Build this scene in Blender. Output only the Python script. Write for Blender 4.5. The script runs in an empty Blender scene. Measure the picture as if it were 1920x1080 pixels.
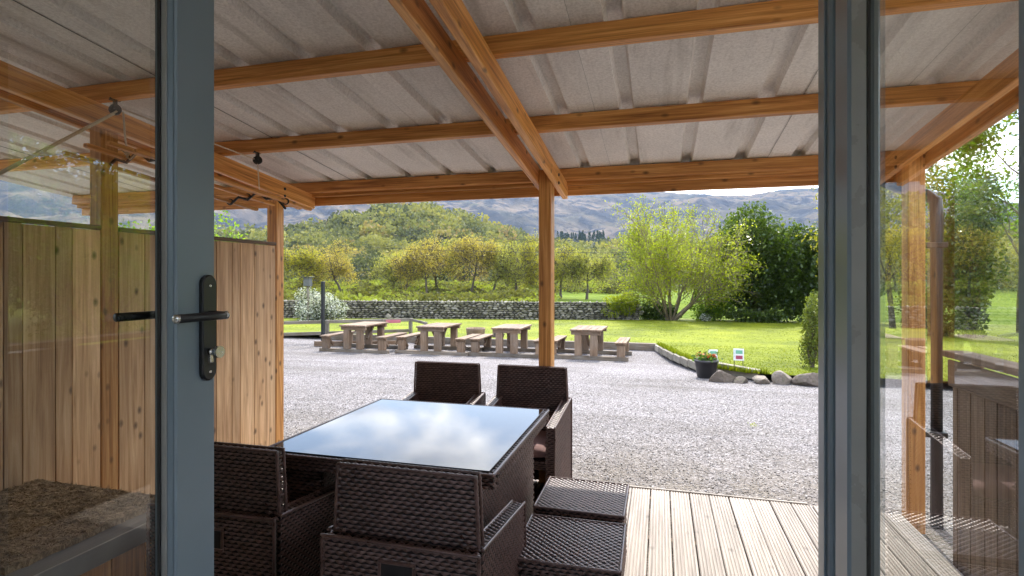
import bpy, bmesh, math, random
import numpy as np
from mathutils import Vector, Matrix

# ------------------------------------------------------------------ camera, sky, sun, exposure
sc = bpy.context.scene
COL = sc.collection
R = math.radians
EYE = 1.5
YAW = math.atan(278 / 1017)
cam_d = bpy.data.cameras.new('camera')
cam_d.sensor_width = 36
cam_d.lens = 1017 / 1920 * 36
cam_d.shift_y = -16 / 1920
cam_d.clip_start = 0.05
cam_d.clip_end = 20000
cam = bpy.data.objects.new('camera', cam_d)
COL.objects.link(cam)
cam.location = (0, 0, EYE)
cam.rotation_euler = (R(90), 0, YAW)
sc.camera = cam

SUN_AZ, SUN_EL = R(1.5), R(49.5)          # azimuth to the right of +Y
world = bpy.data.worlds.new('World')
sc.world = world
world.use_nodes = True
wn, wl = world.node_tree.nodes, world.node_tree.links
wn.clear()
wo = wn.new('ShaderNodeOutputWorld')
bg = wn.new('ShaderNodeBackground')
bg.inputs['Strength'].default_value = 0.15
sky = wn.new('ShaderNodeTexSky')
sky.sky_type = 'NISHITA'
sky.sun_disc = False
sky.sun_elevation = SUN_EL
sky.sun_rotation = SUN_AZ
sky.air_density = 1.0
sky.dust_density = 1.2
# broken cloud over the whole sky
tc = wn.new('ShaderNodeTexCoord')
sep = wn.new('ShaderNodeSeparateXYZ')
wl.new(tc.outputs['Generated'], sep.inputs[0])
zadd = wn.new('ShaderNodeMath'); zadd.operation = 'ADD'; zadd.inputs[1].default_value = 0.22
zmax = wn.new('ShaderNodeMath'); zmax.operation = 'MAXIMUM'; zmax.inputs[1].default_value = 0.05
wl.new(sep.outputs['Z'], zadd.inputs[0]); wl.new(zadd.outputs[0], zmax.inputs[0])
comb = wn.new('ShaderNodeCombineXYZ')
for ax in 'XY':
    dv = wn.new('ShaderNodeMath'); dv.operation = 'DIVIDE'
    wl.new(sep.outputs[ax], dv.inputs[0]); wl.new(zmax.outputs[0], dv.inputs[1])
    wl.new(dv.outputs[0], comb.inputs[ax])
cn = wn.new('ShaderNodeTexNoise')
cn.inputs['Scale'].default_value = 1.7
cn.inputs['Detail'].default_value = 9
cn.inputs['Roughness'].default_value = 0.52
cn.inputs['Distortion'].default_value = 0.35
cmap = wn.new('ShaderNodeMapping'); cmap.inputs['Location'].default_value = (3.1, 1.7, 0.4)
wl.new(comb.outputs[0], cmap.inputs[0]); wl.new(cmap.outputs[0], cn.inputs['Vector'])
cr = wn.new('ShaderNodeValToRGB')
cr.color_ramp.elements[0].position = 0.44; cr.color_ramp.elements[0].color = (0, 0, 0, 1)
cr.color_ramp.elements[1].position = 0.56; cr.color_ramp.elements[1].color = (1, 1, 1, 1)
wl.new(cn.outputs['Fac'], cr.inputs[0])
cn2 = wn.new('ShaderNodeTexNoise'); cn2.inputs['Scale'].default_value = 2.6; cn2.inputs['Detail'].default_value = 6
wl.new(cmap.outputs[0], cn2.inputs['Vector'])
cc = wn.new('ShaderNodeValToRGB')
cc.color_ramp.elements[0].position = 0.35; cc.color_ramp.elements[0].color = (5.2, 5.7, 6.6, 1)
cc.color_ramp.elements[1].position = 0.7; cc.color_ramp.elements[1].color = (14, 14, 14, 1)
wl.new(cn2.outputs['Fac'], cc.inputs[0])
wm = wn.new('ShaderNodeMix'); wm.data_type = 'RGBA'
wl.new(cr.outputs[0], wm.inputs['Factor'])
wl.new(sky.outputs[0], wm.inputs[6]); wl.new(cc.outputs[0], wm.inputs[7])
wl.new(wm.outputs[2], bg.inputs['Color'])
wl.new(bg.outputs[0], wo.inputs['Surface'])

sd = bpy.data.lights.new('sun', 'SUN')
sd.energy = 2.0
sd.angle = R(0.5)
sd.color = (1.0, 0.95, 0.86)
sun = bpy.data.objects.new('sun', sd)
COL.objects.link(sun)
sdir = Vector((math.sin(SUN_AZ) * math.cos(SUN_EL), math.cos(SUN_AZ) * math.cos(SUN_EL), math.sin(SUN_EL)))
sun.rotation_euler = (-sdir).to_track_quat('-Z', 'Y').to_euler()
sun.location = (10, 20, 30)

sc.view_settings.view_transform = 'Standard'
sc.view_settings.look = 'None'
sc.view_settings.gamma = 1
sc.view_settings.use_curve_mapping = False
sc.view_settings.exposure = 1.88
sc.render.engine = 'CYCLES'
sc.cycles.max_bounces = 10
sc.cycles.diffuse_bounces = 7
sc.cycles.transparent_max_bounces = 24
sc.cycles.caustics_reflective = False
sc.cycles.caustics_refractive = False
sc.cycles.use_denoising = True

rng = np.random.default_rng(7)
rnd = random.Random(11)

# ------------------------------------------------------------------ helpers: objects
def link(o, parent=None):
    COL.objects.link(o)
    if parent is not None:
        o.parent = parent
    return o

def tag(o, label=None, cat=None, group=None, kind=None):
    if label: o['label'] = label
    if cat: o['category'] = cat
    if group: o['group'] = group
    if kind: o['kind'] = kind
    return o

def empty(name, loc=(0, 0, 0), label=None, cat=None, group=None, kind=None, rz=0.0):
    o = bpy.data.objects.new(name, None)
    o.empty_display_size = 0.1
    o.location = loc
    o.rotation_euler = (0, 0, rz)
    link(o)
    return tag(o, label, cat, group, kind)

def mk_mesh(name, v, f, mat=None, smooth=False, attrs=None):
    """numpy mesh; f is an (n,k) array of equal-sided faces or a list"""
    me = bpy.data.meshes.new(name)
    v = np.asarray(v, dtype=np.float32)
    if isinstance(f, np.ndarray):
        n, k = f.shape
        me.vertices.add(len(v)); me.vertices.foreach_set('co', v.ravel())
        me.loops.add(n * k); me.loops.foreach_set('vertex_index', f.astype(np.int32).ravel())
        me.polygons.add(n)
        me.polygons.foreach_set('loop_start', np.arange(0, n * k, k, dtype=np.int32))
        me.polygons.foreach_set('loop_total', np.full(n, k, dtype=np.int32))
        me.update(calc_edges=True)
    else:
        me.from_pydata([tuple(p) for p in v], [], f)
        me.update()
    if attrs:
        for an, av in attrs.items():
            a = me.attributes.new(an, 'FLOAT', 'FACE')
            a.data.foreach_set('value', np.asarray(av, dtype=np.float32))
    if smooth:
        me.polygons.foreach_set('use_smooth', np.ones(len(me.polygons), dtype=bool))
    if mat is not None:
        me.materials.append(mat)
    return me

def add(name, me, parent=None, loc=(0, 0, 0), rot=(0, 0, 0), scale=(1, 1, 1)):
    o = bpy.data.objects.new(name, me)
    o.location = loc; o.rotation_euler = rot; o.scale = scale
    return link(o, parent)

def box_mesh(name, sx, sy, sz, mat, bev=0.0, segs=1):
    bm = bmesh.new()
    bmesh.ops.create_cube(bm, size=1.0, matrix=Matrix.Diagonal((sx, sy, sz, 1)))
    if bev > 0:
        bmesh.ops.bevel(bm, geom=list(bm.edges), offset=min(bev, 0.45 * min(sx, sy, sz)), segments=segs, affect='EDGES', profile=0.6)
    me = bpy.data.meshes.new(name)
    bm.to_mesh(me); bm.free()
    if mat: me.materials.append(mat)
    return me

def P(parent):
    return Vector(parent.location) if parent is not None else Vector((0, 0, 0))

def box(name, x, y, z, mat, parent=None, bev=0.003, rot=(0, 0, 0)):
    """axis-aligned box given by (min,max) pairs in the parent's frame"""
    me = box_mesh(name, x[1] - x[0], y[1] - y[0], z[1] - z[0], mat, bev)
    return add(name, me, parent, ((x[0] + x[1]) / 2, (y[0] + y[1]) / 2, (z[0] + z[1]) / 2), rot)

def frame_from(d, up=(0, 0, 1)):
    d = np.asarray(d, float); d = d / np.linalg.norm(d)
    u = np.cross(d, up)
    if np.linalg.norm(u) < 1e-4: u = np.cross(d, (1, 0, 0))
    u /= np.linalg.norm(u)
    return d, u, np.cross(u, d)

def tube_mesh(name, pts, r, mat, n=8, caps=True, smooth=True):
    pts = np.asarray(pts, float); m = len(pts)
    rr = np.full(m, r) if np.isscalar(r) else np.asarray(r, float)
    V = []
    for i in range(m):
        d = pts[min(i + 1, m - 1)] - pts[max(i - 1, 0)]
        _, u, w = frame_from(d)
        for k in range(n):
            a = 2 * math.pi * k / n
            V.append(pts[i] + rr[i] * (math.cos(a) * u + math.sin(a) * w))
    F = []
    for i in range(m - 1):
        for k in range(n):
            F.append((i * n + k, i * n + (k + 1) % n, (i + 1) * n + (k + 1) % n, (i + 1) * n + k))
    if caps:
        F.append(tuple(range(n))[::-1]); F.append(tuple((m - 1) * n + k for k in range(n)))
    return mk_mesh(name, V, F, mat, smooth)

def lathe_mesh(name, prof, mat, n=20, smooth=True):
    V, F = [], []
    for (r, z) in prof:
        for k in range(n):
            a = 2 * math.pi * k / n
            V.append((r * math.cos(a), r * math.sin(a), z))
    for i in range(len(prof) - 1):
        for k in range(n):
            F.append((i * n + k, i * n + (k + 1) % n, (i + 1) * n + (k + 1) % n, (i + 1) * n + k))
    F.append(tuple(range(n))[::-1]); F.append(tuple((len(prof) - 1) * n + k for k in range(n)))
    return mk_mesh(name, V, F, mat, smooth)

# ------------------------------------------------------------------ helpers: materials
class NT:
    def __init__(s, name):
        s.m = bpy.data.materials.new(name); s.m.use_nodes = True
        s.t = s.m.node_tree; s.n = s.t.nodes; s.l = s.t.links
        s.n.clear()
        s.out = s.n.new('ShaderNodeOutputMaterial')
    def new(s, typ, **kw):
        nd = s.n.new('ShaderNode' + typ)
        for k, v in kw.items():
            if k in nd.inputs: nd.inputs[k].default_value = v
            else: setattr(nd, k, v)
        return nd
    def ln(s, a, b): s.l.new(a, b)
    def ramp(s, fac, stops, interp='LINEAR'):
        r = s.n.new('ShaderNodeValToRGB'); e = r.color_ramp.elements
        r.color_ramp.interpolation = interp
        while len(e) < len(stops): e.new(0.5)
        for i, (p, c) in enumerate(stops):
            e[i].position = p
            e[i].color = (c, c, c, 1) if np.isscalar(c) else (*c, 1)
        s.ln(fac, r.inputs[0]); return r.outputs[0]
    def mix(s, fac, a, b, mode='MIX'):
        m = s.n.new('ShaderNodeMix'); m.data_type = 'RGBA'; m.blend_type = mode
        for sock, v in ((0, fac), (6, a), (7, b)):
            if hasattr(v, 'links'): s.ln(v, m.inputs[sock])
            else: m.inputs[sock].default_value = v if sock == 0 else (*v, 1)
        return m.outputs[2]
    def math(s, op, a, b=0.0):
        m = s.n.new('ShaderNodeMath'); m.operation = op
        for i, v in enumerate((a, b)):
            if hasattr(v, 'links'): s.ln(v, m.inputs[i])
            else: m.inputs[i].default_value = v
        return m.outputs[0]
    def noise(s, vec, scale, detail=4, rough=0.55, dist=0.0):
        n = s.new('TexNoise', Scale=scale, Detail=detail, Roughness=rough, Distortion=dist)
        s.ln(vec, n.inputs['Vector']); return n.outputs['Fac']
    def mapping(s, vec, scale=(1, 1, 1), loc=(0, 0, 0), rot=(0, 0, 0)):
        m = s.new('Mapping'); m.inputs['Scale'].default_value = scale
        m.inputs['Location'].default_value = loc; m.inputs['Rotation'].default_value = rot
        s.ln(vec, m.inputs[0]); return m.outputs[0]
    def bump(s, hgt, strength=0.3, dist=0.01, normal=None):
        b = s.new('Bump', Strength=strength, Distance=dist); s.ln(hgt, b.inputs['Height'])
        if normal is not None: s.ln(normal, b.inputs['Normal'])
        return b.outputs[0]
    def principled(s, color, rough=0.6, normal=None, **kw):
        p = s.n.new('ShaderNodeBsdfPrincipled')
        if hasattr(color, 'links'): s.ln(color, p.inputs['Base Color'])
        else: p.inputs['Base Color'].default_value = (*color, 1)
        if hasattr(rough, 'links'): s.ln(rough, p.inputs['Roughness'])
        else: p.inputs['Roughness'].default_value = rough
        if normal is not None: s.ln(normal, p.inputs['Normal'])
        for k, v in kw.items(): p.inputs[k.replace('_', ' ')].default_value = v
        s.ln(p.outputs[0], s.out.inputs['Surface']); return p

def plain(name, c, rough=0.5, metal=0.0, var=0.12, scale=9.0, bump=0.0, rvar=0.08):
    t = NT(name)
    o = t.new('TexCoord').outputs['Object']
    n = t.noise(o, scale, 5)
    col = t.ramp(n, [(0.25, tuple(x * (1 - var) for x in c)), (0.75, tuple(min(1, x * (1 + var)) for x in c))])
    rg = t.ramp(n, [(0.3, max(0.02, rough - rvar)), (0.7, min(1, rough + rvar))])
    nb = t.bump(t.noise(o, scale * 14, 3), bump, 0.002) if bump else None
    t.principled(col, rg, nb, Metallic=metal)
    return t.m

def wood(name, axis, dark, mid, light, knots=0.6, rough=0.62, rings=16.0, tint=0.22, weather=0.0, obj=True):
    """timber with grain along the object's own axis; every piece gets its own offset and tint"""
    t = NT(name)
    co = t.new('TexCoord').outputs['Object']
    oi = t.new('ObjectInfo')
    off = t.new('CombineXYZ')
    for i, k in enumerate((13.0, 29.0, 47.0)):
        t.ln(t.math('MULTIPLY', oi.outputs['Random'], k), off.inputs[i])
    va = t.new('VectorMath', operation='ADD'); t.ln(co, va.inputs[0]); t.ln(off.outputs[0], va.inputs[1])
    def sc_(across, along):
        s = [across] * 3; s['xyz'.index(axis)] = along
        return t.mapping(va.outputs[0], tuple(s))
    # knots: stretched cells, some of them dark
    vor = t.new('TexVoronoi', Scale=1.0); t.ln(sc_(14.0, 8.0), vor.inputs['Vector'])
    kn = t.ramp(vor.outputs['Distance'], [(0.06, 1.0), (0.15, 0.6), (0.25, 0.0)])
    sp = t.new('SeparateColor'); t.ln(vor.outputs['Color'], sp.inputs[0])
    kmask = t.math('MULTIPLY', kn, t.math('GREATER_THAN', sp.outputs[0], 0.66))
    g1 = t.noise(sc_(rings, 0.9), 1.0, 5, 0.6, 1.6)
    g2 = t.noise(sc_(rings * 7, 2.5), 1.0, 3, 0.6, 0.3)
    g3 = t.noise(sc_(2.2, 0.8), 1.0, 3, 0.5)
    g = t.math('ADD', t.math('MULTIPLY', g1, 0.62), t.math('MULTIPLY', g2, 0.38))
    col = t.ramp(g, [(0.34, dark), (0.50, mid), (0.64, light)])
    col = t.mix(t.math('MULTIPLY', kmask, knots), col, tuple(x * 0.22 for x in dark))
    blot = t.ramp(g3, [(0.3, 1 - tint), (0.7, 1 + tint * 0.6)])
    col = t.mix(1.0, col, blot, 'MULTIPLY')
    rv = t.ramp(oi.outputs['Random'], [(0.0, 1 - tint), (1.0, 1 + tint)])
    col = t.mix(1.0, col, rv, 'MULTIPLY')
    if weather:
        w = t.ramp(t.noise(va.outputs[0], 3.0, 6, 0.65), [(0.42, 0.0), (0.66, 1.0)])
        col = t.mix(t.math('MULTIPLY', w, weather), col, (0.25, 0.235, 0.21))
    nb = t.bump(g, 0.35, 0.002)
    t.principled(col, rough, nb)
    return t.m

def leafmat(name, stops, trans=0.42, rough=0.5, gloss=0.35):
    """leaf with light passing through; 'tint' is a per-leaf random number"""
    t = NT(name)
    a = t.new('Attribute', attribute_name='tint')
    col = t.ramp(a.outputs['Fac'], stops)
    p = t.n.new('ShaderNodeBsdfPrincipled')
    t.ln(col, p.inputs['Base Color']); p.inputs['Roughness'].default_value = rough
    p.inputs['Specular IOR Level'].default_value = gloss
    tr = t.n.new('ShaderNodeBsdfTranslucent')
    t.ln(t.mix(1.0, col, (1.25, 1.3, 0.7), 'MULTIPLY'), tr.inputs['Color'])
    mx = t.n.new('ShaderNodeMixShader'); mx.inputs[0].default_value = trans
    t.ln(p.outputs[0], mx.inputs[1]); t.ln(tr.outputs[0], mx.inputs[2])
    t.ln(mx.outputs[0], t.out.inputs['Surface'])
    return t.m

def bark(name, c):
    t = NT(name)
    o = t.new('TexCoord').outputs['Object']
    n = t.noise(t.mapping(o, (9, 9, 2.5)), 1.0, 5, 0.65)
    col = t.ramp(n, [(0.3, tuple(x * 0.55 for x in c)), (0.7, tuple(x * 1.35 for x in c))])
    t.principled(col, 0.85, t.bump(n, 0.5, 0.02))
    return t.m

WOODC = [(0.27, 0.092, 0.016), (0.58, 0.252, 0.062), (0.78, 0.42, 0.145)]
M = {}
for ax in 'xyz':
    M['stain_' + ax] = wood('stained_timber_' + ax, ax, *WOODC, knots=0.8, rough=0.5, rings=22.0)
    M['larch_' + ax] = wood('larch_board_' + ax, ax, (0.31, 0.155, 0.066), (0.53, 0.315, 0.155), (0.68, 0.445, 0.25), knots=0.85, rough=0.68, tint=0.24)
    M['deckwood_' + ax] = wood('deck_board_' + ax, ax, (0.19, 0.160, 0.136), (0.315, 0.272, 0.234), (0.42, 0.37, 0.32), knots=0.5, rough=0.72, rings=26, tint=0.13)
    M['old_' + ax] = wood('weathered_timber_' + ax, ax, (0.098, 0.056, 0.031), (0.19, 0.118, 0.070), (0.28, 0.19, 0.122), knots=0.4, rough=0.8, weather=0.2)
    M['sleeper_' + ax] = wood('sleeper_timber_' + ax, ax, (0.085, 0.06, 0.04), (0.155, 0.115, 0.08), (0.24, 0.185, 0.135), knots=0.3, rough=0.85, weather=0.45)
    M['fence_' + ax] = wood('fence_timber_' + ax, ax, (0.075, 0.06, 0.042), (0.15, 0.125, 0.09), (0.24, 0.205, 0.155), knots=0.3, rough=0.85, weather=0.5)

# roof lining: grey fleece with dirty runs down the slope
t = NT('roof_fleece')
o = t.new('TexCoord').outputs['Object']
n1 = t.noise(o, 75, 3, 0.7); n2 = t.noise(t.mapping(o, (7.5, 0.5, 4)), 1.0, 6, 0.62, 0.3); n3 = t.noise(o, 1.4, 5)
n4 = t.noise(t.mapping(o, (26, 1.0, 8)), 1.0, 4, 0.6)
c = t.ramp(n1, [(0.3, (0.66, 0.635, 0.60)), (0.62, (0.87, 0.845, 0.81))])
c = t.mix(t.ramp(n2, [(0.55, 0.0), (0.74, 0.5)]), c, (0.29, 0.265, 0.225))
c = t.mix(t.ramp(n4, [(0.64, 0.0), (0.78, 0.3)]), c, (0.22, 0.20, 0.175))
c = t.mix(1.0, c, t.ramp(n3, [(0.3, 0.84), (0.7, 1.06)]), 'MULTIPLY')
t.principled(c, 0.95, t.bump(n1, 0.5, 0.004), Specular_IOR_Level=0.1)
M['fleece'] = t.m
M['sheet_top'] = plain('roof_sheet_green', (0.05, 0.075, 0.055), 0.45)

# gravel: broken grey-pink stone
t = NT('gravel')
o = t.new('TexCoord').outputs['Object']
wob = t.new('VectorMath', operation='ADD')
t.ln(o, wob.inputs[0])
vor = t.new('TexVoronoi', Scale=58.0, Randomness=1.0); t.ln(o, vor.inputs['Vector'])
sp = t.new('SeparateColor'); t.ln(vor.outputs['Color'], sp.inputs[0])
c = t.ramp(sp.outputs[0], [(0.0, (0.085, 0.078, 0.076)), (0.22, (0.18, 0.167, 0.168)), (0.6, (0.295, 0.276, 0.283)), (0.86, (0.39, 0.37, 0.38)), (1.0, (0.60, 0.58, 0.58))])
big = t.noise(o, 0.55, 5, 0.6)
c = t.mix(1.0, c, t.ramp(big, [(0.3, (0.78, 0.755, 0.73)), (0.7, (1.1, 1.09, 1.1))]), 'MULTIPLY')
trk = t.noise(t.mapping(o, (0.22, 0.9, 1), rot=(0, 0, 0.35)), 1.0, 5, 0.6, 0.8)
c = t.mix(1.0, c, t.ramp(trk, [(0.34, (0.72, 0.70, 0.68)), (0.5, (0.95, 0.94, 0.94)), (0.66, (1.06, 1.05, 1.07))]), 'MULTIPLY')
gap = t.ramp(vor.outputs['Distance'], [(0.35, 1.0), (0.75, 0.45)])
c = t.mix(1.0, c, gap, 'MULTIPLY')
damp = t.ramp(t.noise(o, 2.4, 6, 0.7), [(0.60, 0.0), (0.72, 0.55)])
sepg = t.new('SeparateXYZ'); t.ln(o, sepg.inputs[0])
near = t.ramp(t.math('DIVIDE', sepg.outputs['Y'], 10.0), [(0.40, 1.0), (0.62, 0.15)])
c = t.mix(t.math('MULTIPLY', near, t.ramp(t.noise(o, 3.2, 6, 0.7), [(0.35, 0.25), (0.65, 0.75)])), c, (0.185, 0.155, 0.115))
c = t.mix(t.math('MULTIPLY', damp, 0.6), c, (0.13, 0.12, 0.095))
hb = t.math('SUBTRACT', 1.0, vor.outputs['Distance'])
nb = t.bump(hb, 0.9, 0.016)
t.principled(c, 0.85, nb, Specular_IOR_Level=0.25)
M['gravel'] = t.m

def pebble_mat():
    t = NT('pebble')
    a = t.new('Attribute', attribute_name='tint')
    c = t.ramp(a.outputs['Fac'], [(0.0, (0.08, 0.072, 0.066)), (0.3, (0.18, 0.163, 0.15)), (0.7, (0.29, 0.27, 0.265)), (0.95, (0.41, 0.39, 0.385)), (1.0, (0.58, 0.56, 0.55))])
    t.principled(c, 0.85)
    return t.m
M['pebble'] = pebble_mat()

def grass_mat(name, cols, scale=1.0):
    t = NT(name)
    o = t.new('TexCoord').outputs['Object']
    a = t.noise(o, 0.5 * scale, 6, 0.65); b = t.noise(o, 7.0 * scale, 5, 0.7); d = t.noise(o, 60 * scale, 3, 0.7)
    f = t.math('ADD', t.math('MULTIPLY', a, 0.5), t.math('ADD', t.math('MULTIPLY', b, 0.3), t.math('MULTIPLY', d, 0.2)))
    c = t.ramp(f, [(0.40, cols[0]), (0.5, cols[1]), (0.61, cols[2])])
    nb = t.bump(t.math('ADD', b, d), 0.6, 0.03)
    p = t.principled(c, 0.8, nb, Specular_IOR_Level=0.15)
    return t.m
M['lawn'] = grass_mat('lawn_grass', [(0.078, 0.102, 0.004), (0.150, 0.180, 0.004), (0.225, 0.248, 0.009)])
M['field'] = grass_mat('field_grass', [(0.09, 0.17, 0.02), (0.14, 0.25, 0.03), (0.20, 0.32, 0.05)], 0.15)
M['blade'] = leafmat('grass_blade', [(0.0, (0.09, 0.12, 0.004)), (0.5, (0.155, 0.19, 0.005)), (1.0, (0.235, 0.26, 0.012))], 0.4, 0.6, 0.2)

# fell side: grass, bracken, scree and dark crag
t = NT('fell')
o = t.new('TexCoord').outputs['Object']
a = t.noise(o, 0.004, 8, 0.62, 0.6); b = t.noise(o, 0.016, 8, 0.68, 0.8); d = t.noise(o, 0.06, 6, 0.7)
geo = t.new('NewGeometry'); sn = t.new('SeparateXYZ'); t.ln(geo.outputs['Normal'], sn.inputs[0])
c = t.ramp(a, [(0.34, (0.042, 0.048, 0.044)), (0.46, (0.088, 0.078, 0.062)), (0.58, (0.150, 0.118, 0.090)), (0.7, (0.064, 0.068, 0.048))])
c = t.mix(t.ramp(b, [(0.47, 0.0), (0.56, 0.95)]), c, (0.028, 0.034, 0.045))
c = t.mix(t.ramp(d, [(0.58, 0.0), (0.7, 0.55)]), c, (0.19, 0.175, 0.165))
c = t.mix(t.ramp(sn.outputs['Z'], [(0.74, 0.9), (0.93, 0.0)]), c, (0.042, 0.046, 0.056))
sepz = t.new('SeparateXYZ'); t.ln(o, sepz.inputs[0])
rr = t.new('VectorMath', operation='LENGTH'); t.ln(o, rr.inputs[0])
fld = t.ramp(t.math('DIVIDE', rr.outputs['Value'], 1000.0), [(0.14, 1.0), (0.20, 0.0)])
low = t.ramp(t.math('DIVIDE', rr.outputs['Value'], 1000.0), [(0.55, 1.0), (0.8, 0.0)])
c = t.mix(low, c, (0.075, 0.085, 0.035))
fc = t.ramp(t.noise(o, 0.12, 6, 0.65), [(0.3, (0.075, 0.115, 0.012)), (0.7, (0.14, 0.19, 0.02))])
c = t.mix(fld, c, fc)
t.principled(c, 0.95, t.bump(b, 0.8, 12.0), Specular_IOR_Level=0.05)
M['fell'] = t.m

# dry-stone
def stone_mat(name, cols, scale=6.0, moss=0.35):
    t = NT(name)
    o = t.new('TexCoord').outputs['Object']; oi = t.new('ObjectInfo')
    va = t.new('VectorMath', operation='ADD'); t.ln(o, va.inputs[0])
    cb = t.new('CombineXYZ'); t.ln(t.math('MULTIPLY', oi.outputs['Random'], 71.0), cb.inputs[0]); t.ln(cb.outputs[0], va.inputs[1])
    n = t.noise(va.outputs[0], scale, 6, 0.65)
    at = t.new('Attribute', attribute_name='tint')
    f = t.math('ADD', t.math('MULTIPLY', n, 0.55), t.math('MULTIPLY', t.math('FRACT', t.math('ADD', oi.outputs['Random'], at.outputs['Fac'])), 0.5))
    c = t.ramp(f, [(0.25, cols[0]), (0.5, cols[1]), (0.8, cols[2])])
    mo = t.ramp(t.noise(va.outputs[0], scale * 0.6, 4, 0.6), [(0.52, 0.0), (0.66, moss)])
    c = t.mix(mo, c, (0.085, 0.095, 0.035))
    t.principled(c, 0.9, t.bump(n, 0.6, 0.03))
    return t.m
M['wallstone'] = stone_mat('dry_stone', [(0.095, 0.083, 0.064), (0.185, 0.163, 0.128), (0.33, 0.30, 0.25)], 5, 0.6)
M['wallcore'] = plain('wall_core', (0.06, 0.054, 0.045), 0.95)
M['boulder'] = stone_mat('boulder_stone', [(0.06, 0.046, 0.035), (0.135, 0.105, 0.082), (0.26, 0.215, 0.175)], 5, 0.35)
M['edging'] = stone_mat('edging_stone', [(0.11, 0.094, 0.072), (0.19, 0.165, 0.13), (0.29, 0.255, 0.205)], 7, 0.3)

# wicker
t = NT('wicker')
o = t.new('TexCoord').outputs['Object']
n = t.noise(o, 26, 4, 0.6); n2 = t.noise(o, 3.0, 4)
c = t.ramp(n, [(0.3, (0.060, 0.030, 0.024)), (0.7, (0.140, 0.082, 0.070))])
c = t.mix(1.0, c, t.ramp(n2, [(0.3, 0.75), (0.7, 1.2)]), 'MULTIPLY')
t.principled(c, t.ramp(n, [(0.3, 0.27), (0.7, 0.42)]), t.bump(t.noise(t.mapping(o, (300, 300, 300)), 1.0, 2), 0.15, 0.001))
M['wicker'] = t.m
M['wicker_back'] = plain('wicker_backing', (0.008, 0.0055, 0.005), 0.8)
M['cushion'] = plain('cushion_cloth', (0.215, 0.125, 0.118), 0.92, var=0.16, scale=14, bump=0.35)

# dark glass of the table: nearly black, polished
t = NT('table_glass')
o = t.new('TexCoord').outputs['Object']
n = t.noise(o, 5.0, 4)
t.principled((0.012, 0.014, 0.017), t.ramp(n, [(0.35, 0.02), (0.7, 0.06)]), None, IOR=1.36, Specular_IOR_Level=0.36)
M['table_glass'] = t.m

# door glazing: clear double glazing, Fresnel mirror over see-through
t = NT('door_glazing')
fr = t.new('Fresnel', IOR=1.52)
geo = t.new('NewGeometry')
f2 = t.math('MULTIPLY', t.math('MULTIPLY', fr.outputs[0], 2.3), t.math('SUBTRACT', 1.0, geo.outputs['Backfacing']))
tp = t.n.new('ShaderNodeBsdfTransparent'); tp.inputs[0].default_value = (0.95, 0.965, 0.95, 1)
gl = t.n.new('ShaderNodeBsdfGlossy'); gl.inputs['Roughness'].default_value = 0.0; gl.inputs['Color'].default_value = (0.95, 0.95, 0.95, 1)
mx = t.n.new('ShaderNodeMixShader')
cl = t.new('Clamp'); t.ln(f2, cl.inputs[0])
t.ln(cl.outputs[0], mx.inputs[0]); t.ln(tp.outputs[0], mx.inputs[1]); t.ln(gl.outputs[0], mx.inputs[2])
t.ln(mx.outputs[0], t.out.inputs['Surface'])
M['glazing'] = t.m

M['door_paint'] = plain('blue_grey_door_paint', (0.165, 0.212, 0.248), 0.3, var=0.05, scale=4, bump=0.04, rvar=0.01)
M['bead'] = plain('glazing_bead', (0.30, 0.30, 0.28), 0.3, var=0.1)
M['gasket'] = plain('gasket_rubber', (0.014, 0.014, 0.014), 0.6)
M['black_metal'] = plain('black_handle', (0.012, 0.012, 0.013), 0.32, var=0.2)
M['steel'] = plain('brushed_steel', (0.55, 0.53, 0.5), 0.25, metal=1.0)
M['alu'] = plain('aluminium_trim', (0.42, 0.42, 0.40), 0.45, metal=0.6)
M['iron'] = plain('black_iron', (0.018, 0.017, 0.017), 0.55)
M['rope'] = plain('cotton_rope', (0.66, 0.56, 0.42), 0.95, scale=60, bump=0.6)
M['pvc'] = plain('black_pvc', (0.015, 0.015, 0.017), 0.35)
M['render_wall'] = plain('cream_render', (0.62, 0.58, 0.51), 0.9, scale=3, bump=0.4)
M['room'] = plain('room_paint', (0.72, 0.70, 0.67), 0.9)
M['grey_sheet'] = plain('grey_sheet', (0.16, 0.155, 0.15), 0.6, scale=3)
t = NT('coir')
o = t.new('TexCoord').outputs['Object']
n = t.noise(t.mapping(o, (30, 55, 30)), 1.0, 6, 0.8, 0.8); n2 = t.noise(o, 9, 4)
c = t.ramp(n, [(0.36, (0.10, 0.06, 0.028)), (0.5, (0.30, 0.20, 0.10)), (0.64, (0.58, 0.43, 0.26))])
c = t.mix(1.0, c, t.ramp(n2, [(0.3, 0.7), (0.7, 1.15)]), 'MULTIPLY')
t.principled(c, 0.95, t.bump(n, 1.0, 0.01))
M['coir'] = t.m
M['pot'] = plain('pot_plastic', (0.030, 0.028, 0.030), 0.5)
M['soil'] = plain('soil', (0.035, 0.024, 0.016), 0.95)
M['white_board'] = plain('white_sign_board', (0.78, 0.78, 0.77), 0.5, var=0.03)
M['sign_green'] = plain('sign_green', (0.16, 0.42, 0.28), 0.5, var=0.15, scale=60)
M['sign_red'] = plain('sign_red', (0.34, 0.06, 0.10), 0.5, var=0.4, scale=70)
M['pink_board'] = plain('pink_board', (0.46, 0.13, 0.16), 0.6)
M['bird_grey'] = plain('bird_house_grey', (0.10, 0.10, 0.105), 0.7)
M['black_paint'] = plain('black_post_paint', (0.016, 0.017, 0.02), 0.5)
M['wire'] = plain('wire_black', (0.02, 0.02, 0.02), 0.6)
M['petal_orange'] = plain('petal_orange', (0.60, 0.10, 0.015), 0.6)
M['petal_yellow'] = plain('petal_yellow', (0.70, 0.42, 0.03), 0.6)
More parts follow.
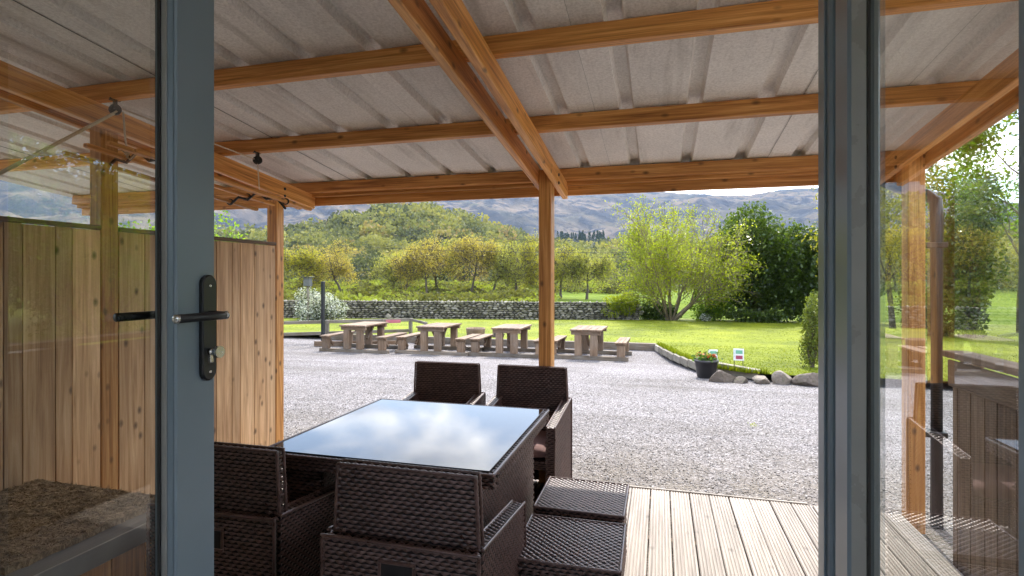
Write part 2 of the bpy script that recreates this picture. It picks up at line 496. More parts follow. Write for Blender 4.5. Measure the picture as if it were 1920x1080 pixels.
M['bark'] = bark('bark_grey_brown', (0.105, 0.082, 0.060))
M['bark_dark'] = bark('bark_dark', (0.085, 0.065, 0.047))
M['bark_pale'] = bark('bark_pale', (0.20, 0.155, 0.10))

# ------------------------------------------------------------------ terrain
PXF, PXH = 1017.0, 524.0
def px_az(px):                     # photo column -> world azimuth (radians right of +Y)
    return math.atan((px - 960) / PXF) - YAW
def el_of(px, py):                 # elevation tangent of a photo point seen from the eye
    return (PXH - py) / PXF * math.cos(math.atan((px - 960) / PXF))

hill_px = [(-900, 400), (0, 440), (300, 440), (450, 440), (540, 434), (620, 416), (700, 398), (745, 390), (800, 394), (860, 406), (930, 426), (1000, 444), (1080, 458), (1150, 452), (1300, 455), (1500, 460), (1700, 440), (1920, 430), (2800, 420)]
mtn_px = [(-900, 330), (0, 330), (400, 318), (540, 330), (600, 322), (700, 312), (800, 318), (900, 325), (1000, 338), (1080, 346), (1150, 351), (1250, 358), (1320, 364), (1365, 371), (1400, 369), (1440, 360), (1480, 354), (1530, 352), (1600, 348), (1700, 352), (1920, 380), (2800, 400)]
def prof(tbl, scale):
    az = np.array([px_az(p) for p, _ in tbl]); e = np.array([el_of(p, y) for p, y in tbl])
    return az, e
haz, hel = prof(hill_px, 1); maz, mel = prof(mtn_px, 1)

def fbm(x, y, seed=0, octv=6, freq=1.0, rough=0.55):
    r = np.random.default_rng(seed); out = np.zeros_like(x); amp = 1.0; tot = 0
    for o_ in range(octv):
        for _ in range(3):
            a = r.uniform(0, 2 * math.pi); ph = r.uniform(0, 2 * math.pi)
            out += amp / 3 * np.sin((x * math.cos(a) + y * math.sin(a)) * freq * r.uniform(0.7, 1.3) + ph + 1.3 * np.sin((x * math.sin(a * 1.7) - y * math.cos(a * 1.7)) * freq * 0.6 + ph * 2))
        tot += amp; amp *= rough; freq *= 1.95
    return out / tot

HILL_R, MTN_R = 470.0, 2300.0
def terrain_z(az, r):
    az = np.asarray(az, float); r = np.asarray(r, float)
    x, y = r * np.sin(az), r * np.cos(az)
    z = np.full(r.shape, -1.5)
    he = np.interp(az, haz, hel) * HILL_R - 14.0
    s = np.clip((r - 130) / (HILL_R - 130), 0, 1); up = s * s * (3 - 2 * s)
    dn = np.clip((r - HILL_R) / 420, 0, 1); dn = dn * dn * (3 - 2 * dn)
    hill = he * up * (1 - 0.62 * dn) + 5 * up * (1 - dn) * fbm(x, y, 3, 4, 0.02)
    me = np.interp(az, maz, mel) * MTN_R
    s = np.clip((r - 800) / (MTN_R - 800), 0, 1)
    up2 = (0.35 * s + 0.65 * s * s * (3 - 2 * s))
    rough_amp = 55 * np.clip((r - 850) / 500, 0, 1) * (1 - 0.80 * np.clip((r - 1900) / 350, 0, 1))
    crag = fbm(x, y, 5, 7, 0.0042, 0.62)
    crag = np.abs(crag) * 1.7 - 0.42 + 0.35 * fbm(x, y, 8, 6, 0.018, 0.6)
    dn2 = np.clip((r - MTN_R) / 1500, 0, 1)
    m = me * up2 * (1 - 0.8 * dn2) + rough_amp * crag
    far = np.clip((r - 620) / 300, 0, 1)
    z = z + hill * (1 - far) + np.maximum(m, he * 0.38 * np.clip(1 - (r - 800) / 900, 0, 1)) * far
    return z

azs = np.unique(np.concatenate([np.arange(-180, -72, 4.0), np.arange(-72, 48, 0.2), np.arange(48, 180.1, 4.0)])) * math.pi / 180
rs = np.concatenate([[0.0], np.linspace(2, 130, 14), np.linspace(145, 620, 42), np.linspace(640, 2400, 120), np.linspace(2500, 5200, 12)])
A, RR = np.meshgrid(azs, rs)
Z = terrain_z(A, RR)
TV = np.stack([RR * np.sin(A), RR * np.cos(A), Z], -1).reshape(-1, 3)
na, nr = len(azs), len(rs)
ii, jj = np.meshgrid(np.arange(nr - 1), np.arange(na - 1), indexing='ij')
TF = np.stack([ii * na + jj, ii * na + jj + 1, (ii + 1) * na + jj + 1, (ii + 1) * na + jj], -1).reshape(-1, 4)[:, ::-1]
tag(add('terrain', mk_mesh('terrain', TV, TF, M['fell'], smooth=True)), kind='structure')

def gravel_z(y):
    return -0.08 - 0.055 * (np.minimum(np.maximum(y, 4.0), 14.5) - 4.0)
def lawn_z(y):
    return -0.30 - 0.0235 * (y - 10)

# gravel yard, one sheet
gx = np.concatenate([np.linspace(-60, -14, 10), np.linspace(-12, 8, 41), np.linspace(10, 60, 10)])
gy = np.concatenate([np.linspace(-14, 3.6, 6), np.linspace(4.0, 17.6, 55)])
GX, GY = np.meshgrid(gx, gy)
GZ = gravel_z(GY) + 0.012 * fbm(GX, GY, 21, 4, 1.4)
gv = np.stack([GX, GY, GZ], -1).reshape(-1, 3)
ny, nx = GX.shape
ii, jj = np.meshgrid(np.arange(ny - 1), np.arange(nx - 1), indexing='ij')
gf = np.stack([ii * nx + jj, ii * nx + jj + 1, (ii + 1) * nx + jj + 1, (ii + 1) * nx + jj], -1).reshape(-1, 4)
tag(add('gravel_yard', mk_mesh('gravel_yard', gv, gf, M['gravel'], smooth=True)), kind='structure')

# lawn: right part follows the curved edging, rear part runs behind the sleepers
EDGE = [(17.05, -0.12), (15.8, 0.10), (14.5, 0.36), (13.2, 0.68), (12.4, 0.92), (11.95, 1.18), (11.55, 1.62), (11.45, 2.2)]
def edge_x(y):
    ys = [e[0] for e in EDGE][::-1]; xs = [e[1] for e in EDGE][::-1]
    return np.interp(y, ys, xs)
V, F = [], []
def strip(rows):
    for y, xa, xb, n in rows:
        yy = np.full(n, y); q = np.linspace(0, 1, n) ** 1.5
        xx = xa + (xb - xa) * q
        zz = lawn_z(yy) + 0.025 * fbm(xx, yy, 31, 4, 0.8)
        V.append(np.stack([xx, yy, zz], -1))
    return
base = 0
ysA = np.linspace(11.45, 17.05, 24)
rowsA = [(y, float(edge_x(y)), 45.0, 60) for y in ysA]
ysB = np.linspace(17.05, 34.5, 40)
rowsB = [(y, -45.0, 45.0, 60) for y in ysB]
for rows in (rowsA, rowsB):
    b0 = sum(len(v) for v in V)
    for y, xa, xb, n in rows:
        q = np.linspace(0, 1, n) ** (1.6 if xa > -5 else 1.0)
        xx = xa + (xb - xa) * q; yy = np.full(n, y)
        V.append(np.stack([xx, yy, lawn_z(yy) + 0.03 * fbm(xx, yy, 31, 4, 0.8)], -1))
    n = rows[0][3]
    for i in range(len(rows) - 1):
        for j in range(n - 1):
            F.append((b0 + i * n + j, b0 + i * n + j + 1, b0 + (i + 1) * n + j + 1, b0 + (i + 1) * n + j))
tag(add('lawn', mk_mesh('lawn', np.concatenate(V), np.array(F), M['lawn'], smooth=True)), kind='structure')

# ------------------------------------------------------------------ house behind the camera: wall, room
def hexa(name, boxes, mat):
    V, F = [], []
    for (x0, x1, y0, y1, z0, z1) in boxes:
        b = len(V)
        V += [(x0, y0, z0), (x1, y0, z0), (x1, y1, z0), (x0, y1, z0), (x0, y0, z1), (x1, y0, z1), (x1, y1, z1), (x0, y1, z1)]
        F += [tuple(b + k for k in q) for q in ((0, 3, 2, 1), (4, 5, 6, 7), (0, 1, 5, 4), (1, 2, 6, 5), (2, 3, 7, 6), (3, 0, 4, 7))]
    return mk_mesh(name, V, F, mat)
tag(add('house_wall', hexa('house_wall', [(-7, -1.12, 0.0, 0.16, -0.3, 3.2), (0.52, 7, 0.43, 0.59, -0.3, 3.2), (-1.12, 0.52, -0.05, 0.11, 2.55, 3.2)], M['render_wall'])), kind='structure')
tag(add('room_shell', hexa('room_shell', [(-3.2, -3.1, -4, 0.0, 0.2, 0.7), (-3.2, -3.1, -4, 0.0, 2.6, 2.9), (3.1, 3.2, -4, 0.45, 0.2, 2.9), (-3.1, 3.1, -4.1, -4.0, 0.2, 0.9), (-3.1, -2.2, -4.1, -4.0, 0.9, 2.9), (2.2, 3.1, -4.1, -4.0, 0.9, 2.9), (-3.2, 3.2, -4.0, -0.06, 2.9, 3.0), (-3.2, 3.2, -4.0, -0.06, 0.1, 0.2)], M['room'])), kind='structure')  # unseen room; wide side and back openings added to light the door frames

# ------------------------------------------------------------------ deck
DECK_X0, DECK_X1, DECK_Y1 = -3.32, 1.50, 4.0
deck = empty('deck', (0, 0, 0), kind='structure')
PITCH, BW = 0.1297, 0.1235
prof_pts = []
reeds = 7
for k in range(reeds):
    u0 = k / reeds
    for q, hgt in ((0.10, -0.0045), (0.26, 0.0), (0.80, 0.0), (0.96, -0.0045)):
        prof_pts.append((-BW / 2 + BW * (u0 + q / reeds), hgt))
prof_pts = [(-BW / 2, -0.028), (-BW / 2, -0.004)] + prof_pts + [(BW / 2, -0.004), (BW / 2, -0.028)]
L_ = DECK_Y1 - 0.62
V = [(x, -L_ / 2, z) for x, z in prof_pts] + [(x, L_ / 2, z) for x, z in prof_pts]
n = len(prof_pts)
F = [(i, i + 1, n + i + 1, n + i) for i in range(n - 1)] + [tuple(range(n)), tuple(range(2 * n - 1, n - 1, -1))]
dmesh = mk_mesh('deck_board', V, F, M['deckwood_y'])
x = -0.065 - PITCH / 2 - 25 * PITCH
k = 0
while x < DECK_X1 - PITCH / 2 + 0.02:
    if x - BW / 2 > DECK_X0:
        add('deck_board', dmesh, deck, (x + rnd.uniform(-.0012, .0012), 0.62 + L_ / 2 + rnd.uniform(-.004, .003), rnd.uniform(-0.0015, 0.0015)), (0, 0, rnd.uniform(-.0007, .0007)))
    x += PITCH; k += 1
box('edge_strip', (DECK_X0, 0.95), (DECK_Y1 + 0.006, DECK_Y1 + 0.024), (-0.13, 0.006), M['deckwood_x'], deck)
box('edge_strip', (0.955, DECK_X1 + 0.02), (DECK_Y1 + 0.006, DECK_Y1 + 0.024), (-0.13, -0.012), M['deckwood_x'], deck)
for y in (0.8, 1.3, 1.8, 2.3, 2.8, 3.3, 3.9):
    box('joist', (DECK_X0, DECK_X1), (y, y + 0.05), (-0.14, -0.03), M['old_x'], deck)

# ------------------------------------------------------------------ veranda: posts, rafters, purlins, sheets
ver = empty('veranda', (0, 0, 0), 'open timber veranda with orange stained beams under a pale ribbed sheet roof', 'veranda')
SL = 0.1148
RA = 2.887                              # roof underside height at Y=0
def roof_z(y): return RA - SL * y
def raf(x0, x1, y0=0.62, y1=4.40, depth=0.128):
    ln = math.hypot(y1 - y0, SL * (y1 - y0))
    yc = (y0 + y1) / 2
    zc = roof_z(yc) - 0.098 - depth / 2
    me = box_mesh('rafter', x1 - x0, ln, depth, M['stain_y'], 0.005)
    return add('rafter', me, ver, ((x0 + x1) / 2, yc, zc), (-math.atan(SL), 0, 0))
POSTS = [(-3.245, -3.150), (-0.868, -0.774), (1.493, 1.588)]
PY = (3.92, 4.02)
for i, (xa, xb) in enumerate(POSTS):
    y1 = 4.055 if i == 1 else PY[1]
    box('post', (xa, xb), (PY[0], y1), (-0.09, roof_z(3.97) - 0.12), M['stain_z'], ver, 0.006)
    raf(xb + 0.001, xb + 0.046); raf(xa - 0.046, xa - 0.001)
box('post', (-3.245, -3.150), (2.425, 2.53), (-0.09, roof_z(2.5) - 0.12), M['stain_z'], ver, 0.006)
for xa, xb in POSTS:
    for z in (0.155, 0.215):
        for xs, sg in ((xb + 0.046, 1), (xa - 0.046, -1)):
            add('bolt', lathe_mesh('bolt', [(0.012, 0), (0.012, 0.006), (0.006, 0.009)], M['iron'], 8), ver, (xs, 3.97, roof_z(3.97) - z), (0, R(90) * sg, 0))
PUR = [0.66, 1.46, 2.352, 3.263, 4.30]
for y in PUR:
    me = box_mesh('purlin', 7.75, 0.048, 0.094, M['stain_x'], 0.004)
    add('purlin', me, ver, (-2.12, y + 0.024, roof_z(y + 0.024) - 0.0505), (-math.atan(SL), 0, 0))
box('eave_beam', (-6.0, 1.70), (4.352, 4.398), (2.262, 2.372), M['stain_x'], ver, 0.004)
box('fascia_board', (-6.0, 1.72), (4.404, 4.428), (2.188, 2.352), M['stain_x'], ver, 0.003)
# ribbed sheets: three ribs each, fleece below, metal above
RIB0, RIBP = 0.19, 0.383
def sheet(x_first, nrib):
    xs, zs = [], []
    x = x_first - RIBP / 2
    pts = [(x - 0.006, 0.0)]
    for k in range(nrib):
        c_ = x_first + k * RIBP
        pts += [(c_ - 0.044, 0.0), (c_ - 0.030, 0.044), (c_ + 0.030, 0.044), (c_ + 0.044, 0.0)]
    pts += [(x_first + (nrib - 0.5) * RIBP + 0.006, 0.0)]
    cx = x_first + (nrib - 1) * RIBP / 2
    n = len(pts); y0, y1 = 0.17, 4.50
    V, F, mi = [], [], []
    for dz in (0.0, 0.004):
        for y in (y0, y1):
            V += [(px - cx, y - 2.3, roof_z(y) - roof_z(2.3) + z + dz) for px, z in pts]
    for i in range(n - 1):
        F.append((i, n + i, n + i + 1, i + 1)); mi.append(0)
        F.append((2 * n + i, 2 * n + i + 1, 3 * n + i + 1, 3 * n + i)); mi.append(1)
        F.append((n + i, 3 * n + i, 3 * n + i + 1, n + i + 1)); mi.append(1)
    me = mk_mesh('roof_sheet', V, F, M['fleece'])
    me.materials.append(M['sheet_top'])
    me.polygons.foreach_set('material_index', mi)
    return me, cx
first = RIB0 + 1 * RIBP
sm, _ = sheet(0.0, 3)
k = 0
xx = RIB0 + 4 * RIBP          # rightmost rib
sheets = []
cx = xx - RIBP
i = 0
while cx > -6.0:
    add('roof_sheet', sm, ver, (cx - 0.0, 2.3, roof_z(2.3) + 0.0015 + (0.005 if i % 2 else 0.0)))
    cx -= 3 * RIBP; i += 1
# gutter and downpipe
V, F = [], []
ng = 9
for xg in (-6.0, 1.73):
    for k in range(ng):
        a = math.pi + math.pi * k / (ng - 1)
        V.append((xg, 4.488 + 0.055 * math.cos(a), 2.335 + 0.055 * math.sin(a)))
F = [(k, k + 1, ng + k + 1, ng + k) for k in range(ng - 1)]
gm = mk_mesh('gutter', V, F, M['pvc'], True)
gu = add('gutter', gm, ver)
so = gu.modifiers.new('thickness', 'SOLIDIFY'); so.thickness = 0.004
add('downpipe', tube_mesh('downpipe', [(1.52, 4.488, 2.29), (1.52, 4.488, 2.22), (1.60, 4.30, 2.12), (1.675, 4.12, 2.05), (1.70, 4.06, 2.0), (1.70, 4.05, 1.9), (1.70, 4.05, -0.1)], 0.036, M['pvc'], 12), ver)
for z in (0.5, 1.7):
    box('pipe_clip', (1.59, 1.745), (4.005, 4.095), (z, z + 0.035), M['pvc'], ver, 0.004)

# ------------------------------------------------------------------ plank screen on the left
scr = empty('plank_screen', (-3.20, 3.0, 0), 'tall screen of upright tan boards between the veranda posts on the left', 'screen')
yb = [1.02, 1.15, 1.31, 1.42, 1.60, 1.70, 1.85, 1.936, 2.02, 2.177, 2.263, 2.422]
yb2 = [2.533, 2.703, 2.786, 2.94, 3.03, 3.19, 3.28, 3.431, 3.514, 3.669, 3.915]
for arr in (yb, yb2):
    for a, b in zip(arr[:-1], arr[1:]):
        box('board', (0.022 + rnd.uniform(0, .004), 0.048), (a - 3.0 + 0.002, b - 3.0 - 0.002), (-0.06, 1.785 + rnd.uniform(-.003, .003)), M['larch_z'], scr, 0.002)
    box('cap_rail', (0.012, 0.058), (arr[0] - 3.0, arr[-1] - 3.0), (1.790, 1.815), M['old_y'], scr, 0.003)
    for z in (0.25, 1.1, 1.62):
        box('back_rail', (-0.03, 0.018), (arr[0] - 3.0, arr[-1] - 3.0), (z, z + 0.07), M['old_y'], scr, 0.003)

# low plank wall on the right
hw = empty('half_height_plank_wall', (1.54, 2.2, 0), 'waist high wall of dark weathered planks with a sloping-edged cap behind the right glass', 'wall')
y = 0.87
while y < 3.40:
    w = rnd.choice((0.10, 0.125, 0.145))
    b = min(y + w, 3.43)
    box('plank', (-0.028, -0.004), (y - 2.2 + 0.0025, b - 2.2 - 0.0025), (-0.06, 1.035 + rnd.uniform(-.004, .004)), M['old_z'], hw, 0.002)
    y = b
box('top_rail', (-0.046, -0.032), (0.86 - 2.2, 3.44 - 2.2), (0.93, 1.07), M['old_y'], hw, 0.003)
box('cap_board', (-0.07, 0.05), (0.86 - 2.2, 3.45 - 2.2), (1.085, 1.118), M['old_y'], hw, 0.004)
box('end_post', (0.0, 0.075), (3.345 - 2.2, 3.42 - 2.2), (-0.06, 1.083), M['old_z'], hw, 0.004)
box('back_rail', (0.0, 0.045), (0.9 - 2.2, 3.34 - 2.2), (0.3, 0.37), M['old_y'], hw, 0.003)

# storage step with mat
st = empty('timber_step_box', (-2.64, 1.2, 0), 'timber box step with grey top and pale metal edge beside the screen', 'step')
for y in np.arange(0.24, 2.0, 0.145):
    box('plank', (0.478, 0.50), (y - 1.2 + .002, y + .143 - 1.2), (0.0, 0.372), M['stain_z'], st, 0.002)
for x in np.arange(-0.50, 0.47, 0.145):
    box('plank', (x + .002, min(x + .143, 0.476)), (2.045 - 1.2, 2.065 - 1.2), (0.0, 0.372), M['stain_z'], st, 0.002)
box('top_sheet', (-0.505, 0.497), (0.22 - 1.2, 2.068 - 1.2), (0.376, 0.448), M['grey_sheet'], st, 0.003)
tr = box('edge_trim', (0.499, 0.507), (0.22 - 1.2, 2.07 - 1.2), (0.372, 0.451), M['alu'], st, 0.001)
for yy in (0.15, 0.52, 0.82):
    add('screw', lathe_mesh('screw', [(0.0005, 0), (0.006, 0.0), (0.006, 0.002), (0.001, 0.003)], M['iron'], 8), tr, (0.0045, yy - 0.5, 0.0), (0, R(90), 0))
mv = []
nxm, nym = 26, 30
mx0, mx1, my0, my1 = -3.09, -2.24, 1.38, 2.045
g1, g2 = np.meshgrid(np.linspace(0, 1, nxm), np.linspace(0, 1, nym))
X_ = mx0 + (mx1 - mx0) * g1 + 0.003 * rng.normal(size=g1.shape) * ((g1 == 1) | (g1 == 0)); Y_ = my0 + (my1 - my0) * g2 + 0.003 * rng.normal(size=g1.shape) * ((g2 == 1) | (g2 == 0))
Zt = 0.4495 + 0.024 + 0.0025 * rng.normal(size=g1.shape)
edge = (g1 == 0) | (g1 == 1) | (g2 == 0) | (g2 == 1)
V = np.concatenate([np.stack([X_, Y_, Zt], -1).reshape(-1, 3), np.stack([X_, Y_, np.full_like(X_, 0.4495)], -1).reshape(-1, 3)])
F = []
for j in range(nym - 1):
    for i in range(nxm - 1):
        a = j * nxm + i
        F.append((a, a + 1, a + nxm + 1, a + nxm))
N0 = nxm * nym
ring = [i for i in range(nxm)] + [j * nxm + nxm - 1 for j in range(1, nym)] + [(nym - 1) * nxm + i for i in range(nxm - 2, -1, -1)] + [j * nxm for j in range(nym - 2, 0, -1)]
for a, b in zip(ring, ring[1:] + ring[:1]):
    F.append((b, a, a + N0, b + N0))
tag(add('doormat', mk_mesh('doormat', V - np.array([-2.66, 1.71, 0.45]), F, M['coir']), None, (-2.66, 1.71, 0.45)), 'shaggy brown coir doormat lying on the grey topped step', 'mat')
nf = 7000
fp = np.stack([rng.uniform(mx0, mx1, nf) + 2.66, rng.uniform(my0, my1, nf) - 1.71, np.full(nf, 0.022)], -1)
fd = rng.normal(size=(nf, 3)) * np.array([.012, .012, .002]) + np.array([0, 0, .008]); fw = np.cross(fd, rng.normal(size=(nf, 3))); fw *= (.0022 / (np.linalg.norm(fw, axis=1)[:, None] + 1e-9))
fo = add('fibres', mk_mesh('fibres', np.stack([fp - fw, fp + fw, fp + fd], 1).reshape(-1, 3), np.arange(3 * nf).reshape(-1, 3), M['coir']), bpy.data.objects['doormat'])
fo['kind'] = 'stuff'

# ------------------------------------------------------------------ doors
def door_left():
    d = empty('glazed_door', (-1.03, 0.2, 0.33), 'blue grey glazed door leaf with black lever handle standing open on the left', 'door')
    X0, X1 = -0.062, 0.0                 # thickness, room face at X1
    ya, yb_ = 0.02, 1.068 - 0.2          # hinge and free edge
    yg = 0.958 - 0.2                     # stile/bead line
    zt = 2.12
    box('stile', (X0, X1), (yg, yb_), (0.0, zt), M['door_paint'], d, 0.004)
    box('stile', (X0, X1), (ya, ya + 0.11), (0.0, zt), M['door_paint'], d, 0.004)
    box('rail', (X0 + .001, X1 - .001), (ya + 0.11, yg), (0.0, 0.12), M['door_paint'], d, 0.004)
    box('rail', (X0 + .001, X1 - .001), (ya + 0.11, yg), (zt - 0.11, zt), M['door_paint'], d, 0.004)
    # sloping bead beside the pane
    V = [(X1 - .008, yg - .0005, .12), (X1 - .022, yg - .005, .12), (X1 - .044, yg - .005, .12), (X1 - .044, yg - .0005, .12)]
    V += [(a, b, zt - .11) for a, b, _ in V]
    F = [(0, 1, 5, 4), (1, 2, 6, 5), (2, 3, 7, 6), (3, 0, 4, 7), (3, 2, 1, 0), (4, 5, 6, 7)]
    add('glazing_bead', mk_mesh('glazing_bead', V, F, M['door_paint']), d)
    box('reflection_strip', (X1 - .0375, X1 - .018), (yg - .009, yg - .0055), (.12, zt - .11), M['alu'], d, 0)  # pale metal strip added to stand in for a bright reflection beside the pane
    box('gasket', (X1 - .0375, X1 - .030), (yg - .013, yg - .0095), (.12, zt - .11), M['gasket'], d, 0)
    box('glass_pane', (X1 - .044, X1 - .038), (ya + .11, yg - .0055), (.12, zt - .11), M['glazing'], d, 0)
    # handle
    hz = 1.417 - 0.33
    yc = 1.043 - 0.2 - 0.002
    pl = lathe_mesh('x', [(0.001, 0)], M['black_metal'], 4)
    bm = bmesh.new()
    w, hh = 0.021, 0.124
    outl = [(w * math.cos(a), hh - w + w * math.sin(a)) for a in np.linspace(0, math.pi, 9)] + [(w * math.cos(a), -hh + w + w * math.sin(a)) for a in np.linspace(math.pi, 2 * math.pi, 9)]
    V, F = [], []
    for xo, s in ((0.0, 1.0), (0.008, 1.0), (0.011, 0.86)):
        V += [(xo, a * s, b if s == 1 else b * 0.975) for a, b in outl]
    no = len(outl)
    for r_ in range(2):
        for k in range(no):
            F.append((r_ * no + k, r_ * no + (k + 1) % no, (r_ + 1) * no + (k + 1) % no, (r_ + 1) * no + k))
    F.append(tuple(2 * no + k for k in range(no)))
    h_ = add('handle_plate', mk_mesh('handle_plate', V, F, M['black_metal']), d, (X1 + .0005, yc, hz - 0.03))
    lv = tube_mesh('lever', [(0.008, 0.0, 0.03), (0.045, 0.0, 0.03), (0.052, -0.006, 0.03), (0.052, -0.03, 0.03), (0.052, -0.128, 0.03)], 0.0095, M['black_metal'], 12)
    l_ = add('lever', lv, h_)
    add('lever_cap', lathe_mesh('lever_cap', [(0.0095, 0), (0.0098, 0.004), (0.008, 0.0065)], M['steel'], 14), h_, (0.052, -0.128, 0.03), (R(90), 0, 0))
    add('lever_cap', lathe_mesh('lever_cap', [(0.0095, 0), (0.0098, 0.004), (0.008, 0.0065)], M['steel'], 14), h_, (0.052, 0.001, 0.03), (R(-90), 0, 0))
    add('lock_cylinder', tube_mesh('lock_cylinder', [(0.009, 0.0, -0.056), (0.022, 0.0, -0.056)], 0.0085, M['steel'], 14), h_)
    box('cylinder_body', (0.009, 0.016), (-0.005, 0.005), (-0.082, -0.056), M['steel'], h_, 0.001)
    add('thumb_turn', tube_mesh('thumb_turn', [(0.022, 0.0, -0.056), (0.026, 0.0, -0.056), (0.030, 0.0, -0.056), (0.040, 0.0, -0.056)], [0.008, 0.008, 0.014, 0.014], M['steel'], 16, True, False), h_)
    for z in (0.098, -0.104):
        add('screw', lathe_mesh('screw', [(0.004, 0), (0.004, 0.001), (0.002, 0.0015)], M['steel'], 8), h_, (0.011, 0.0, z), (0, R(90), 0))
    # outside lever
    pb = add('outside_plate', mk_mesh('outside_plate', [(-v[0], v[1], v[2]) for v in V], [f[::-1] for f in F], M['black_metal']), d, (X0 - .0005, yc, hz - 0.03))
    add('lever', tube_mesh('lever', [(-0.008, 0.0, 0.03), (-0.045, 0.0, 0.03), (-0.052, -0.006, 0.03), (-0.052, -0.03, 0.03), (-0.052, -0.128, 0.03)], 0.0095, M['black_metal'], 12), pb)
    for z in (0.2, 1.0, 1.85):
        add('hinge', tube_mesh('hinge', [(X0 - .012, ya - .006, z), (X0 - .012, ya - .006, z + .1)], .011, M['black_metal'], 10), d)
door_left()

def door_right():
    d = empty('glazed_door', (0.40, 0.70, 0.33), 'blue grey glazed door leaf without handle standing open on the right, picnic yard reflected in it', 'door')
    zt = 2.12
    X0, X1 = 0.0, 0.064
    yA, yB = 1.352 - 0.7, 1.445 - 0.7     # free stile of the leaf
    box('stile', (X0, X1), (yA, yB), (0, zt), M['door_paint'], d, 0.005)
    box('meeting_strip', (X0 + .012, X1 - .01), (yB + .001, yB + 0.022), (0, zt), M['gasket'], d, 0.002)
    box('meeting_stile', (X0 - .004, X1 - .006), (yB + .023, 1.575 - 0.7), (0.0, zt), M['door_paint'], d, 0.006)
    box('cover_bead', (X0 - .010, X0 - .0045), (yB + .05, yB + .085), (0.0, zt), M['door_paint'], d, 0.002)
    box('stile', (X0, X1), (-0.04, 0.765 - 0.7), (0, zt), M['door_paint'], d, 0.005)
    box('rail', (X0 + .001, X1 - .001), (0.765 - 0.7, yA), (0, .12), M['door_paint'], d, 0.004)
    box('rail', (X0 + .001, X1 - .001), (0.765 - 0.7, yA), (zt - .11, zt), M['door_paint'], d, 0.004)
    V = [(X0 + .004, yA + .002, .12), (X0 + .030, yA - .016, .12), (X0 + .037, yA - .016, .12), (X0 + .037, yA + .002, .12)]
    V += [(a, b, zt - .11) for a, b, _ in V]
    F = [(0, 4, 5, 1), (1, 5, 6, 2), (2, 6, 7, 3), (3, 7, 4, 0), (0, 1, 2, 3), (7, 6, 5, 4)]
    add('glazing_bead', mk_mesh('glazing_bead', V, F, M['bead']), d)
    box('gasket', (X0 + .031, X0 + .0365), (yA - .024, yA - .014), (.12, zt - .11), M['gasket'], d, 0)
    box('glass_pane', (X0 + .037, X0 + .043), (0.765 - 0.7, yA), (.12, zt - .11), M['glazing'], d, 0)
    for z in (0.2, 1.0, 1.85):
        add('hinge', tube_mesh('hinge', [(X1 + .012, -0.046, z), (X1 + .012, -0.046, z + .1)], .011, M['black_metal'], 10), d)
door_right()

# ------------------------------------------------------------------ wicker furniture
def weave_face(o, u, v, n, w, h, cell=0.0165, row=0.0145, amp=0.0036):
    """rows of flat strands running over and under along u; rows stacked along v; n outward"""
    o, u, v, n = (np.asarray(q, float) for q in (o, u, v, n))
    nr = max(1, int(round(h / row))); rw = h / nr
    ncell = max(1, int(round(w / cell))); cw = w / ncell
    m = ncell * 2 + 1
    us = np.linspace(0, w, m)
    V = []; F = []
    J, I = np.meshgrid(np.arange(nr), np.arange(m), indexing='ij')
    ph = np.cos(math.pi * (us[I] / cw) + math.pi * J)
    hw_ = 0.5 * rw * (0.66 + 0.32 * ph)
    wr_ = np.random.default_rng(int(1000 * (w + 3 * h)))
    cen = (J + 0.5) * rw + wr_.normal(0, .0007, (nr, 1)) + wr_.normal(0, .0004, (nr, m))
    ph = ph * wr_.uniform(.7, 1.15, (nr, m))
    pts = np.zeros((nr, m, 3, 3))
    for q, (sgn, drop) in enumerate(((-1, -0.0016), (0, 0.0), (1, -0.0016))):
        vv = cen + sgn * hw_
        nn = amp * ph + drop
        pts[:, :, q, :] = o + us[I][..., None] * u + vv[..., None] * v + nn[..., None] * n
    V = pts.reshape(-1, 3)
    a = (J[:, :-1] * m + I[:, :-1]) * 3
    b = a + 3
    F = np.concatenate([np.stack([a + q, b + q, b + q + 1, a + q + 1], -1).reshape(-1, 4) for q in (0, 1)])
    return V, F

